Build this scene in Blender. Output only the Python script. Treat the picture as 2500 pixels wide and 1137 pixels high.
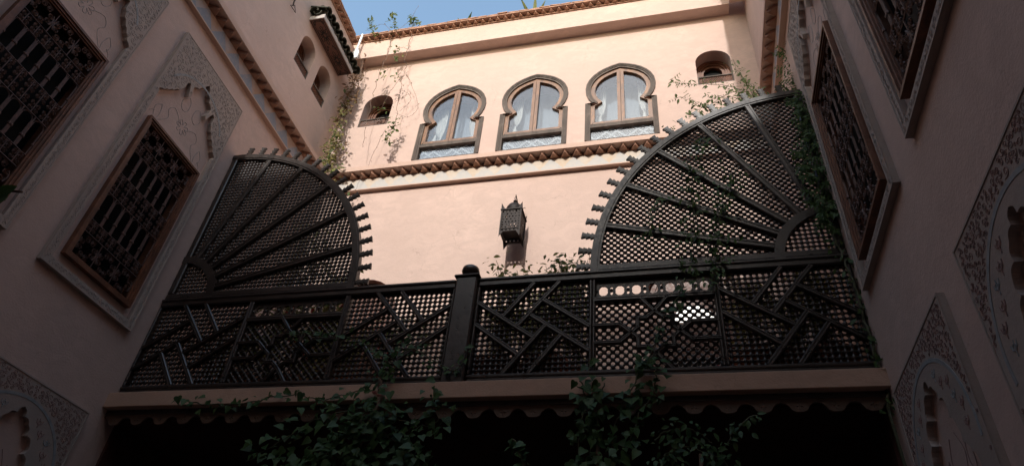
import bpy, bmesh, math, random
from mathutils import Vector, Matrix, Euler, noise
from mathutils.geometry import tessellate_polygon
for _o in list(bpy.data.objects): bpy.data.objects.remove(_o, do_unlink=True)
random.seed(7)
S = bpy.context.scene
COL = S.collection
H = 1.6                                   # eye height: all coordinates below are relative to the eye, the ground lies at -1.6
rad = math.radians

# ------------------------------------------------------------------ camera
_yaw, _pitch, _roll = 0.2940, 0.6844, 0.1071
_rz = Matrix.Rotation(_yaw, 3, 'Z')
_f = Vector((0, math.cos(_pitch), math.sin(_pitch))); _u = Vector((0, -math.sin(_pitch), math.cos(_pitch))); _r = Vector((1, 0, 0))
_r2 = _rz @ (_r*math.cos(_roll) + _u*math.sin(_roll)); _u2 = _rz @ (-_r*math.sin(_roll) + _u*math.cos(_roll)); _f2 = _rz @ _f
cam = bpy.data.cameras.new('camera'); cam_o = bpy.data.objects.new('camera', cam); COL.objects.link(cam_o)
_m = Matrix((_r2, _u2, -_f2)).transposed().to_4x4(); _m.translation = (0, 0, H); cam_o.matrix_world = _m
cam.sensor_width = 36; cam.lens = 36*1652.683/2500; cam.clip_start = 0.05; cam.clip_end = 2000
S.camera = cam_o

# ------------------------------------------------------------------ sky and sun
SUN_EL = rad(31.0)                        # the sun stands straight behind the camera, shining on the back wall
w = bpy.data.worlds.new('World'); S.world = w; w.use_nodes = True
nt = w.node_tree; bg = nt.nodes['Background']
sky = nt.nodes.new('ShaderNodeTexSky'); sky.sky_type = 'NISHITA'; sky.sun_disc = False
sky.sun_elevation = SUN_EL; sky.sun_rotation = rad(180); sky.air_density = 2.0; sky.dust_density = 2.5; sky.ozone_density = 3.0
nt.links.new(sky.outputs[0], bg.inputs[0]); bg.inputs[1].default_value = 0.15
sl = bpy.data.lights.new('sun', 'SUN'); sl.energy = 2.0; sl.angle = rad(1.2); sl.color = (1, .975, .935)
sun = bpy.data.objects.new('sun', sl); COL.objects.link(sun); sun.location = (0, -20, 20)
sun.rotation_euler = Vector((0, math.cos(SUN_EL), -math.sin(SUN_EL))).to_track_quat('-Z', 'Y').to_euler()
S.view_settings.view_transform = 'Standard'; S.view_settings.look = 'None'; S.view_settings.gamma = 1
S.view_settings.exposure = 0.9
S.render.engine = 'CYCLES'
S.cycles.max_bounces = 8; S.cycles.diffuse_bounces = 5; S.cycles.transparent_max_bounces = 12

# ------------------------------------------------------------------ materials
def nodes(name):
    m = bpy.data.materials.new(name); m.use_nodes = True
    return m, m.node_tree, m.node_tree.nodes['Principled BSDF']
def link(t, a, b): t.links.new(a, b)
def coords(t, scale=(1, 1, 1)):
    tc = t.nodes.new('ShaderNodeTexCoord'); mp = t.nodes.new('ShaderNodeMapping'); mp.inputs['Scale'].default_value = scale
    link(t, tc.outputs['Object'], mp.inputs[0]); return mp.outputs[0]
def noise_n(t, vec, scale, detail=4, rough=.55, dist=0):
    n = t.nodes.new('ShaderNodeTexNoise'); n.inputs['Scale'].default_value = scale; n.inputs['Detail'].default_value = detail
    n.inputs['Roughness'].default_value = rough; n.inputs['Distortion'].default_value = dist
    if vec is not None: link(t, vec, n.inputs['Vector'])
    return n.outputs['Fac']
def ramp(t, fac, stops):
    r = t.nodes.new('ShaderNodeValToRGB'); link(t, fac, r.inputs[0])
    el = r.color_ramp.elements
    while len(el) < len(stops): el.new(.5)
    for e, (p, c) in zip(el, stops): e.position = p; e.color = (*c, 1) if len(c) == 3 else c
    return r.outputs[0]
def mix(t, fac, a, b, mode='MIX'):
    n = t.nodes.new('ShaderNodeMix'); n.data_type = 'RGBA'; n.blend_type = mode
    for i, v in ((0, fac), (6, a), (7, b)):
        if hasattr(v, 'is_output'): link(t, v, n.inputs[i])
        elif i == 0: n.inputs[0].default_value = v
        else: n.inputs[i].default_value = (*v, 1)
    return n.outputs[2]
def math_n(t, op, a, b=None, c=None):
    n = t.nodes.new('ShaderNodeMath'); n.operation = op
    for i, v in enumerate((a, b, c)):
        if v is None: continue
        if hasattr(v, 'is_output'): link(t, v, n.inputs[i])
        else: n.inputs[i].default_value = v
    return n.outputs[0]
def bump(t, b, h, strength, dist=.01):
    n = t.nodes.new('ShaderNodeBump'); n.inputs['Strength'].default_value = strength; n.inputs['Distance'].default_value = dist
    link(t, h, n.inputs['Height']); link(t, n.outputs[0], b.inputs['Normal'])
def plaster(name, c, var=.12, rough=.9, dirt=(.35, .24, .18), dirt_amt=.35):
    m, t, b = nodes(name); v = coords(t)
    lo = tuple(x*(1-var) for x in c); hi = tuple(min(1, x*(1+var*.6)) for x in c)
    col = ramp(t, noise_n(t, v, .9, 6, .6), [(.3, lo), (.7, hi)])
    patch = ramp(t, noise_n(t, coords(t, (1, 1, 1.6)), 3.4, 7, .72, 1.2), [(.42, (0, 0, 0)), (.58, (1, 1, 1))])
    col = mix(t, math_n(t, 'MULTIPLY', patch, .75), col, tuple(x*(1-var*.9) for x in c))
    v2 = coords(t, (3.2, 3.2, .35))
    streak = ramp(t, noise_n(t, v2, 1.6, 5, .65, .4), [(.60, (0, 0, 0)), (.80, (1, 1, 1))])
    blot = ramp(t, noise_n(t, v, 6.5, 5, .7, .3), [(.62, (0, 0, 0)), (.74, (1, 1, 1))])
    st = math_n(t, 'MULTIPLY', streak, dirt_amt); bl = math_n(t, 'MULTIPLY', blot, dirt_amt*.45)
    col = mix(t, st, col, tuple(a*.55+d*.45 for a, d in zip(c, dirt))); col = mix(t, bl, col, tuple(a*.6+d*.4 for a, d in zip(c, dirt)))
    vo = t.nodes.new('ShaderNodeTexVoronoi'); vo.feature = 'DISTANCE_TO_EDGE'; vo.inputs['Scale'].default_value = 1.1
    dv = t.nodes.new('ShaderNodeVectorMath'); dv.operation = 'MULTIPLY_ADD'; nz = t.nodes.new('ShaderNodeTexNoise'); nz.inputs['Scale'].default_value = 2.6; nz.inputs['Detail'].default_value = 6
    link(t, v, nz.inputs['Vector']); link(t, nz.outputs['Color'], dv.inputs[0]); dv.inputs[1].default_value = (.55, .55, .55); link(t, v, dv.inputs[2]); link(t, dv.outputs[0], vo.inputs['Vector'])
    crack = ramp(t, vo.outputs['Distance'], [(0, (1, 1, 1)), (.0045, (0, 0, 0))]); cm = ramp(t, noise_n(t, v, 1.7, 3), [(.52, (0, 0, 0)), (.6, (1, 1, 1))])
    col = mix(t, math_n(t, 'MULTIPLY', math_n(t, 'MULTIPLY', crack, cm), .45), col, tuple(x*.5 for x in c))
    link(t, col, b.inputs['Base Color']); b.inputs['Roughness'].default_value = rough
    b.inputs['Specular IOR Level'].default_value = .2
    h = math_n(t, 'ADD', noise_n(t, v, 55, 4, .6), math_n(t, 'MULTIPLY', noise_n(t, v, 5, 4, .55), 2.2))
    bump(t, b, h, .22, .012); return m
def wood(name, a, c, rough=.45, scale=(1, 1, 1), amt=.3, spec=.5, wear=.45):
    m, t, b = nodes(name); v = coords(t, scale)
    n = noise_n(t, v, 24, 6, .65, .8); n2 = noise_n(t, v, 5, 3, .6)
    col = ramp(t, math_n(t, 'MULTIPLY_ADD', n2, .5, math_n(t, 'MULTIPLY', n, .5)), [(.32, a), (.68, c)])
    wn = ramp(t, noise_n(t, v, 9, 7, .75, .5), [(.52, (0, 0, 0)), (.70, (1, 1, 1))])
    col = mix(t, math_n(t, 'MULTIPLY', wn, wear), col, tuple(min(1, x*1.9+.012) for x in c))
    link(t, col, b.inputs['Base Color']); b.inputs['Specular IOR Level'].default_value = spec
    link(t, ramp(t, n, [(.3, (rough-.1,)*3), (.7, (rough+.15,)*3)]), b.inputs['Roughness'])
    bump(t, b, n, amt, .004); return m
def plain(name, c, rough=.6, var=.2, scale=12, bmp=.2, metal=0, spec=.5, emit=None):
    m, t, b = nodes(name); v = coords(t)
    n = noise_n(t, v, scale, 5, .6)
    link(t, ramp(t, n, [(.3, tuple(x*(1-var) for x in c)), (.7, tuple(min(1, x*(1+var)) for x in c))]), b.inputs['Base Color'])
    b.inputs['Roughness'].default_value = rough; b.inputs['Metallic'].default_value = metal; b.inputs['Specular IOR Level'].default_value = spec
    if emit: b.inputs['Emission Color'].default_value = (*emit[0], 1); b.inputs['Emission Strength'].default_value = emit[1]
    if bmp: bump(t, b, n, bmp, .006)
    return m
M = {}
M['plaster'] = plaster('pink_plaster', (.595, .438, .372), .12, dirt_amt=.42)
M['plaster_side'] = plaster('shaded_pink_plaster', (.56, .365, .30), .13, dirt_amt=.5)  # unused darker copy of the plaster, side wall shade put into its colour
M['ledge'] = plaster('pale_ledge_plaster', (.58, .41, .33), .08, dirt_amt=.35)
M['beam'] = plaster('tan_beam_plaster', (.46, .30, .22), .16, dirt_amt=.6)
M['terracotta'] = plain('terracotta', (.30, .155, .10), .85, .3, 9, .3)
M['eave_clay'] = plain('eave_clay', (.36, .20, .135), .85, .4, 7, .3)
M['stucco'] = plaster('carved_stucco', (.44, .36, .31), .14, dirt=(.25, .27, .3), dirt_amt=.5)
M['scroll_grey'] = plain('grey_relief', (.385, .335, .305), .9, .25, 20, .2)
M['scroll_red'] = plain('red_relief', (.29, .185, .165), .9, .3, 20, .2)
M['arc_grey'] = plain('blue_grey_paint', (.29, .30, .30), .9, .2, 14, .1)
M['dark_wood'] = wood('dark_stained_wood', (.012, .0078, .0065), (.036, .024, .019), .34, amt=.35, spec=.6)
M['lattice_wood'] = wood('dark_turned_wood', (.011, .0075, .007), (.030, .020, .017), .38, amt=.2, spec=.55)
M['brown_wood'] = wood('varnished_sash_wood', (.060, .024, .010), (.26, .115, .042), .4, (1, 1, .35), .4)
M['grey_wood'] = wood('weathered_frame_wood', (.055, .043, .036), (.155, .122, .102), .75, (1, 1, .3), .6, .25)
M['frame_wood'] = wood('window_frame_wood', (.07, .024, .012), (.20, .075, .035), .5, amt=.3)
M['iron'] = plain('rusty_wrought_iron', (.105, .058, .046), .6, .4, 30, .2, .4)
M['lantern_iron'] = plain('lantern_iron', (.018, .012, .010), .6, .4, 40, .2, .5)
M['unlit_pane'] = plain('dark_interior_pane', (.004, .004, .004), .5, .3, 2, 0, spec=.06)  # opaque near-black sheet stands in for the unlit interior behind
M['dark_plaster'] = plaster('brown_plaster', (.44, .30, .235), .1)
M['curtain'] = plain('pale_curtain', (.17, .20, .235), .9, .05, 3, 0)
M['drape'] = plain('white_drape', (.36, .36, .345), .9, .06, 4, .1)
M['blue_panel'] = plain('pale_blue_panel', (.16, .19, .23), .6, .25, 25, .15)
M['blue_batten'] = plain('pale_grey_batten', (.38, .41, .44), .6, .15, 25, .1)
M['room'] = plain('room_wall', (.10, .10, .11), .9, .1, 3, 0)
M['dark_room'] = plain('arcade_shade_wall', (.055, .018, .014), .9, .3, 3, .1)  # very dark red puts the shade of the recess into the wall colour
M['door'] = wood('red_brown_door', (.06, .018, .010), (.13, .045, .025), .5, amt=.3)
M['white_paint'] = plain('white_metal_paint', (.74, .76, .76), .5, .05, 20, 0)
M['marble'] = plaster('white_grey_board', (.52, .47, .44), .3, dirt=(.05, .05, .05), dirt_amt=1.1)
M['soffit'] = plain('painted_soffit', (.17, .085, .062), .7, .2, 16, .1)
M['soffit_line'] = plain('soffit_dark_paint', (.025, .022, .02), .8, .3, 30, 0)
M['mossy'] = plain('mossy_green_tile', (.045, .042, .026), .75, .75, 22, .6)
M['stem'] = plain('vine_stem', (.16, .105, .075), .85, .3, 60, .2)
M['stem_green'] = plain('green_stem', (.06, .06, .025), .7, .3, 60, .1)
M['paving'] = plain('courtyard_paving', (.16, .10, .08), .7, .35, 3, .2)
M['soil'] = plain('earth', (.16, .11, .08), .95, .3, 2, .2)
M['pot'] = plain('clay_pot', (.28, .12, .07), .8, .25, 9, .2)
M['red_cloth'] = plain('red_cushion_cloth', (.34, .03, .028), .9, .2, 40, .2)
M['glow_pane'] = plain('glowing_white_pane', (.8, .8, .78), .5, .03, 4, 0, emit=((1, .95, .88), .7))  # own emission stands in for a bright window farther inside
M['valance'] = wood('painted_valance_wood', (.055, .030, .019), (.11, .062, .038), .6, amt=.3)
def leafmat(name, a, c, tr=.28):
    m, t, b = nodes(name)
    oi = t.nodes.new('ShaderNodeObjectInfo')
    v = coords(t); n = noise_n(t, v, 7, 3, .6)
    f = math_n(t, 'FRACT', math_n(t, 'ADD', n, math_n(t, 'MULTIPLY', oi.outputs['Random'], .8)))
    col = ramp(t, f, [(.1, a), (.9, c)])
    link(t, col, b.inputs['Base Color']); b.inputs['Roughness'].default_value = .55; b.inputs['Specular IOR Level'].default_value = .28
    tl = t.nodes.new('ShaderNodeBsdfTranslucent'); link(t, col, tl.inputs[0])
    mx = t.nodes.new('ShaderNodeMixShader'); mx.inputs[0].default_value = tr
    link(t, b.outputs[0], mx.inputs[1]); link(t, tl.outputs[0], mx.inputs[2]); link(t, mx.outputs[0], t.nodes['Material Output'].inputs[0]); return m
M['ivy'] = leafmat('ivy_leaf', (.016, .050, .012), (.060, .110, .032))
M['jasmine'] = leafmat('jasmine_leaf', (.030, .065, .016), (.085, .14, .04), .35)
M['dry_leaf'] = leafmat('dry_vine_leaf', (.15, .14, .04), (.36, .26, .09), .35)
M['brown_leaf'] = leafmat('brown_vine_leaf', (.12, .055, .03), (.20, .12, .06), .3)
M['fresh'] = leafmat('fresh_leaf', (.07, .10, .025), (.22, .225, .07), .35)
M['citrus'] = leafmat('citrus_leaf', (.02, .055, .012), (.05, .11, .025), .3)
M['bract'] = leafmat('red_bract', (.30, .02, .02), (.45, .05, .03), .4)
def glass():
    m, t, b = nodes('window_glass'); t.nodes.remove(b)
    tr = t.nodes.new('ShaderNodeBsdfTransparent'); tr.inputs[0].default_value = (.95, .97, .98, 1)
    gl = t.nodes.new('ShaderNodeBsdfGlossy'); gl.inputs['Roughness'].default_value = .02
    fr = t.nodes.new('ShaderNodeLayerWeight'); fr.inputs[0].default_value = .5
    n = noise_n(t, coords(t), 1.3, 2); bp = t.nodes.new('ShaderNodeBump'); bp.inputs['Strength'].default_value = .03; link(t, n, bp.inputs['Height']); link(t, bp.outputs[0], gl.inputs['Normal'])
    f = math_n(t, 'MULTIPLY_ADD', math_n(t, 'POWER', fr.outputs['Facing'], 3), .6, .10)
    mx = t.nodes.new('ShaderNodeMixShader'); link(t, f, mx.inputs[0]); link(t, tr.outputs[0], mx.inputs[1]); link(t, gl.outputs[0], mx.inputs[2])
    link(t, mx.outputs[0], t.nodes['Material Output'].inputs[0]); return m
M['glass'] = glass()
def band_mat(name, base, tri, tri2, soft):
    # flat painted row of triangles along the cornice band
    m, t, b = nodes(name); tc = t.nodes.new('ShaderNodeTexCoord'); sx = t.nodes.new('ShaderNodeSeparateXYZ'); link(t, tc.outputs['Object'], sx.inputs[0])
    u = math_n(t, 'DIVIDE', math_n(t, 'ADD', sx.outputs[0], sx.outputs[1]), .33)
    v = math_n(t, 'DIVIDE', math_n(t, 'ADD', sx.outputs[2], .11), .22)
    n = noise_n(t, coords(t), 16, 5, .7)
    pp = math_n(t, 'MULTIPLY', math_n(t, 'PINGPONG', u, .5), 2)
    d = math_n(t, 'SUBTRACT', math_n(t, 'ADD', pp, math_n(t, 'MULTIPLY', math_n(t, 'SUBTRACT', n, .5), soft)), math_n(t, 'SUBTRACT', 1.02, v))
    f = ramp(t, d, [(.02, (0, 0, 0)), (.06, (1, 1, 1))])
    u2 = math_n(t, 'MULTIPLY', math_n(t, 'PINGPONG', math_n(t, 'ADD', u, .25), .5), 2)
    c = mix(t, f, tri, mix(t, ramp(t, noise_n(t, coords(t), 3, 3), [(.4, (0, 0, 0)), (.6, (1, 1, 1))]), base, tri2))
    c = mix(t, ramp(t, n, [(.45, (0, 0, 0)), (.7, (.75, .75, .75))]), c, base)
    link(t, c, b.inputs['Base Color']); b.inputs['Roughness'].default_value = .9; bump(t, b, n, .2, .004); return m
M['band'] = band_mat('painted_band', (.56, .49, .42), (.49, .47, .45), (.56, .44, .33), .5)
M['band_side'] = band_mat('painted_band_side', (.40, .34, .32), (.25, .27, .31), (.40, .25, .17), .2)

# ------------------------------------------------------------------ mesh helpers
WL = {}
def place(name, me, mat, parent=None, loc=(0, 0, 0), rot=None, scale=None):
    o = bpy.data.objects.new(name, me); COL.objects.link(o)
    if mat is not None and me is not None and not me.materials: me.materials.append(M[mat])
    wl = Vector(loc) + Vector((0, 0, H))
    if parent is not None: o.parent = parent; o.location = wl - WL[parent]
    else: o.location = wl
    if rot is not None: o.rotation_euler = rot
    if scale is not None: o.scale = (scale,)*3 if not hasattr(scale, '__len__') else scale
    WL[o] = wl
    return o
def thing(name, label, cat, loc, group=None):
    o = place(name, None, None, None, loc); return tag(o, label, cat, group)
def tag(o, label=None, cat=None, group=None, kind=None):
    if label: o['label'] = label
    if cat: o['category'] = cat
    if group: o['group'] = group
    if kind: o['kind'] = kind
    return o
class MB:
    def __init__(s): s.v = []; s.f = []
    def add(s, vs, fs):
        k = len(s.v); s.v += [tuple(p) for p in vs]; s.f += [tuple(i+k for i in f) for f in fs]; return s
    def box(s, x0, x1, y0, y1, z0, z1):
        return s.add([(x, y, z) for z in (z0, z1) for y in (y0, y1) for x in (x0, x1)], [(0, 2, 3, 1), (4, 5, 7, 6), (0, 1, 5, 4), (2, 6, 7, 3), (0, 4, 6, 2), (1, 3, 7, 5)])
    def cham(s, x0, x1, y0, y1, z0, z1, c=.01):
        vs = []; fs = []
        for z, k in ((z0, c), (z0+c, 0), (z1-c, 0), (z1, c)):
            X0, X1, Y0, Y1 = x0+k, x1-k, y0+k, y1-k
            vs += [(X0+c, Y0, z), (X1-c, Y0, z), (X1, Y0+c, z), (X1, Y1-c, z), (X1-c, Y1, z), (X0+c, Y1, z), (X0, Y1-c, z), (X0, Y0+c, z)]
        for r in range(3):
            for i in range(8): a = r*8+i; b = r*8+(i+1) % 8; fs.append((a, b, b+8, a+8))
        fs += [tuple(range(7, -1, -1)), tuple(range(24, 32))]
        return s.add(vs, fs)
    def tube(s, pts, r, n=5, r1=None, cap=True):
        pts = [Vector(p) for p in pts]; m = len(pts); vs = []; fs = []
        up = Vector((.31, .2, .93))
        for i, p in enumerate(pts):
            d = (pts[min(i+1, m-1)] - pts[max(i-1, 0)]).normalized()
            a = d.cross(up)
            if a.length < .05: a = d.cross(Vector((1, 0, 0)))
            a.normalize(); b = d.cross(a); rr = r if r1 is None else r + (r1-r)*i/max(1, m-1)
            for k in range(n):
                t = 2*math.pi*k/n; vs.append(p + a*math.cos(t)*rr + b*math.sin(t)*rr)
        for i in range(m-1):
            for k in range(n): a0 = i*n+k; b0 = i*n+(k+1) % n; fs.append((a0, b0, b0+n, a0+n))
        if cap: fs += [tuple(range(n-1, -1, -1)), tuple(range((m-1)*n, m*n))]
        return s.add(vs, fs)
    def lathe(s, prof, c=(0, 0, 0), n=16):
        vs = []; fs = []; m = len(prof)
        for r, z in prof:
            for k in range(n): t = 2*math.pi*k/n; vs.append((c[0]+r*math.cos(t), c[1]+r*math.sin(t), c[2]+z))
        for i in range(m-1):
            for k in range(n): a = i*n+k; b = i*n+(k+1) % n; fs.append((a, b, b+n, a+n))
        fs += [tuple(range(n-1, -1, -1)), tuple(range((m-1)*n, m*n))]
        return s.add(vs, fs)
    def fill(s, outs, w0, w1, fn):
        """flat plate: first outline is the rim, the others are holes; fn(u, v, w) -> point"""
        flat = [p for o in outs for p in o]; n = len(flat)
        tri = tessellate_polygon([[Vector((p[0], p[1], 0)) for p in o] for o in outs])
        vs = [fn(p[0], p[1], w0) for p in flat] + [fn(p[0], p[1], w1) for p in flat]
        fs = [tuple(t) for t in tri] + [tuple(i+n for i in reversed(t)) for t in tri]
        k = 0
        for o in outs:
            L = len(o)
            for i in range(L): a = k+i; b = k+(i+1) % L; fs.append((a, b, b+n, a+n))
            k += L
        return s.add(vs, fs)
    def ring(s, A, B, w0, w1, fn, closed=True):
        """moulding between two outlines with equal point counts"""
        n = len(A); vs = [fn(*p, w0) for p in A] + [fn(*p, w0) for p in B] + [fn(*p, w1) for p in A] + [fn(*p, w1) for p in B]; fs = []
        for i in range(n if closed else n-1):
            j = (i+1) % n
            fs += [(i, j, n+j, n+i), (2*n+i, 3*n+i, 3*n+j, 2*n+j), (i, 2*n+i, 2*n+j, j), (n+i, n+j, 3*n+j, 3*n+i)]
        if not closed:
            for i in (0, n-1): fs.append((i, n+i, 3*n+i, 2*n+i))
        return s.add(vs, fs)
    def bar(s, p, q, width, y0, y1, c=.008):
        """chamfered batten from p to q in the XZ plane, front face at y0"""
        p = Vector((p[0], p[1])); q = Vector((q[0], q[1])); d = (q-p).normalized(); n = Vector((-d.y, d.x)); h = width/2
        prof = [(-h, y1), (-h, y0+c), (-h+c, y0), (-h*.3, y0), (-h*.2, y0+c*.6), (h*.2, y0+c*.6), (h*.3, y0), (h-c, y0), (h, y0+c), (h, y1)]
        vs = []
        for e in (p, q):
            for a, y in prof: vs.append((e.x+n.x*a, y, e.y+n.y*a))
        k = len(prof); fs = [(i, (i+1) % k, k+(i+1) % k, k+i) for i in range(k)] + [tuple(range(k)), tuple(range(2*k-1, k-1, -1))]
        return s.add(vs, fs)
    def mesh(s, name, c=(0, 0, 0), smooth=False):
        me = bpy.data.meshes.new(name); c = Vector(c)
        me.from_pydata([Vector(p)-c for p in s.v], [], s.f); 
        if len(s.f) < 60000:
            bm = bmesh.new(); bm.from_mesh(me); bmesh.ops.recalc_face_normals(bm, faces=bm.faces); bm.to_mesh(me); bm.free()
        if smooth: me.polygons.foreach_set('use_smooth', [True]*len(me.polygons))
        me.update(); return me
    def obj(s, name, mat, parent=None, smooth=False, c=None, kind=None, label=None):
        if c is None:
            c = tuple((min(p[i] for p in s.v)+max(p[i] for p in s.v))/2 for i in range(3))
        o = place(name, s.mesh(name, c, smooth), mat, parent, c)
        if kind: o['kind'] = kind
        if label: o['label'] = label
        return o
def arc(cx, cy, r, a0, a1, n): return [(cx+r*math.cos(rad(a0+(a1-a0)*i/n)), cy+r*math.sin(rad(a0+(a1-a0)*i/n))) for i in range(n+1)]
def inside(p, poly):
    x, y = p; c = False; n = len(poly)
    for i in range(n):
        x1, y1 = poly[i]; x2, y2 = poly[i-1]
        if (y1 > y) != (y2 > y) and x < (x2-x1)*(y-y1)/(y2-y1)+x1: c = not c
    return c
def rect(u0, u1, v0, v1): return [(u0, v0), (u1, v0), (u1, v1), (u0, v1)]
def arched(u0, u1, v0, vt, n=14, flat=1.0):
    r = (u1-u0)/2; c = (u0+u1)/2; vs = vt-r*flat
    return [(u0, v0), (u1, v0)] + [(c+r*math.cos(math.pi*i/n), vs+r*flat*math.sin(math.pi*i/n)) for i in range(n+1)]

XL, XR, YB, YG, GZ = -5.28, 1.455, 6.735, 5.0, -1.6
XLU, XRU = -5.40, 1.49
YFRONT, ROOF = -3.4, 10.40
fB = lambda u, v, w: (u, YB+w, v)
fL = lambda u, v, w: (XL-w, u, v)
fLU = lambda u, v, w: (XLU-w, u, v)
fR = lambda u, v, w: (XR+w, u, v)
fRU = lambda u, v, w: (XRU+w, u, v)

# ------------------------------------------------------------------ ground
g = MB().add([(-150, -150, GZ), (150, -150, GZ), (150, 150, GZ), (-150, 150, GZ)], [(0, 1, 2, 3)]).obj('ground', 'soil', c=(0, 0, GZ)); tag(g, 'bare earth ground around the courtyard house', 'ground', kind='structure')
g = MB().box(XL-.05, XR+.05, YFRONT, 9.4, GZ-.1, GZ+.02).obj('courtyard_floor', 'paving'); tag(g, 'reddish tiled courtyard floor', 'floor', kind='structure')

# ------------------------------------------------------------------ dogtooth cornices
def tooth_mesh(s, dp, h):
    b = MB(); k = s*.49
    b.add([(-k, .01, 0), (0, -dp, 0), (k, .01, 0), (-k, .01, h), (0, -dp, h), (k, .01, h)], [(0, 1, 2), (5, 4, 3), (0, 3, 4, 1), (1, 4, 5, 2), (2, 5, 3, 0)])
    me = b.mesh('tooth'); bm = bmesh.new(); bm.from_mesh(me); bmesh.ops.bevel(bm, geom=bm.edges[:], offset=.004, segments=1, affect='EDGES'); bm.to_mesh(me); bm.free()
    return me
TOOTH = [tooth_mesh(.165, .113 + random.uniform(-.004, .004), .058) for i in range(3)]; TOOTH_S = [tooth_mesh(.138, .088, .034)]
for me in TOOTH: me.materials.append(M['terracotta'])
for me in TOOTH_S: me.materials.append(M['eave_clay'])
def strip(fn, u0, u1, w, z, p0, p1, n=0):
    """bar with section w[0]..w[1] out from the wall, z[0]..z[1]"""
    b = MB(); vs = [fn(u, zz, -ww) for u in (u0, u1) for ww, zz in ((w[0], z[0]), (w[1], z[0]), (w[1], z[1]), (w[0], z[1]))]
    return b.add(vs, [(0, 1, 2, 3), (7, 6, 5, 4), (0, 4, 5, 1), (1, 5, 6, 2), (2, 6, 7, 3), (3, 7, 4, 0)])
def row(fn, u0, u1, s, w, z, rotz, meshes, parent, inset=0):
    n = int(abs(u1-u0)/s)
    for i in range(n):
        u = u0+(i+.5)*s*(1 if u1 > u0 else -1)
        place('tooth', random.choice(meshes), None, parent, fn(u, z+random.uniform(-.002, .002), -w), (random.uniform(-.02, .02), 0, rotz+random.uniform(-.02, .02)), (random.uniform(.97, 1.02), random.uniform(.95, 1.03), 1))
def cornice(fn, u0, u1, rotz, wing, bmat, l0=None, l1=None, b0=None, b1=None, back=0.0):
    band = strip(fn, b0 if b0 is not None else u0, b1 if b1 is not None else u1, (-.01, .06), (6.80, 7.02), 0, 0).obj('cornice', bmat, wing, label='painted band with a row of pointed brick teeth below a ledge')
    lip = strip(fn, b0 if b0 is not None else u0, b1 if b1 is not None else u1, (-.01, .068), (6.785, 6.803), 0, 0).obj('moulding', 'ledge', band)
    led = strip(fn, l0 if l0 is not None else u0, l1 if l1 is not None else u1, (-back, .19), (7.08, 7.165), 0, 0)
    led.obj('ledge', 'ledge', band)
    strip(fn, u0, u1, (-.01, .055), (7.018, 7.082), 0, 0).obj('backing', 'terracotta', band)
    row(fn, u0, u1, .165, .06, 7.021, rotz, TOOTH, band)
    return band
def eave(fn, u0, u1, rotz, wing, z, wall_w=0.0, e0=None, e1=None):
    e0 = u0 if e0 is None else e0; e1 = u1 if e1 is None else e1
    top = strip(fn, e0, e1, (-.5, wall_w+.105), (z+.052, z+.082), 0, 0).obj('eave', 'eave_clay', wing, label='terracotta eave with a course of brick teeth')
    strip(fn, e0, e1, (-.3, wall_w+.022), (z-.008, z+.016), 0, 0).obj('tile_course', 'eave_clay', top)
    strip(fn, e0, e1, (-.3, wall_w+.004), (z+.014, z+.054), 0, 0).obj('backing', 'terracotta', top)
    # cover tiles along the top edge
    n = int(abs(e1-e0)/.19)
    for i in range(n):
        u = e0+(i+.5)*.19*(1 if e1 > e0 else -1)
        p = fn(u, z+.09+random.uniform(-.004, .006), -wall_w-.075+random.uniform(-.012, .008)); place('edge_tile', EDGE_TILE, None, top, p, (random.uniform(-.05, .05), random.uniform(-.03, .03), rotz+random.uniform(-.05, .05)))
    row(fn, u0, u1, .138, wall_w+.006, z+.0165, rotz, TOOTH_S, top)
    return top
_b = MB().cham(-.092, .092, -.04, .10, -.014, .014, .006); EDGE_TILE = _b.mesh('edge_tile'); EDGE_TILE.materials.append(M['eave_clay'])

# ------------------------------------------------------------------ window grille pieces (shared meshes, in the local XZ plane)
def spiral(cx, cz, r, a0, turns, n=14, end=.22): return [(cx+(r*(1-(1-end)*i/n))*math.cos(a0+turns*2*math.pi*i/n), 0, cz+(r*(1-(1-end)*i/n))*math.sin(a0+turns*2*math.pi*i/n)) for i in range(n+1)]
def rosette_mesh(s):
    b = MB(); h = s/2
    for k in range(4):
        a = k*math.pi/2+math.pi/4; cx, cz = math.cos(a)*h*.62, math.sin(a)*h*.62
        b.tube(spiral(cx+math.cos(a+1.57)*h*.24, cz+math.sin(a+1.57)*h*.24, h*.25, a, 1.5, 14), .0078, 4)
        b.tube(spiral(cx-math.cos(a+1.57)*h*.24, cz-math.sin(a+1.57)*h*.24, h*.25, a, -1.5, 14), .0078, 4)
        a2 = k*math.pi/2
        b.tube([(math.cos(a2)*h*.62+math.cos(a2+1.57)*h*t, 0, math.sin(a2)*h*.62*(1)+math.sin(a2+1.57)*h*t) if False else (math.cos(a2+t)*h*.92, 0, math.sin(a2+t)*h*.92) for t in (-.55, -.3, 0, .3, .55)], .0078, 4)
    return b.mesh('rosette')
def curl_mesh(s):
    b = MB(); h = s/2
    for sx in (-1, 1):
        b.tube(spiral(sx*h*.42, h*.38, h*.36, math.pi/2, -sx*1.35, 12), .007, 4); b.tube(spiral(sx*h*.42, -h*.38, h*.36, -math.pi/2, sx*1.35, 12), .007, 4)
    b.tube([(0, 0, -h), (0, 0, h)], .006, 4)
    return b.mesh('scroll')
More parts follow.
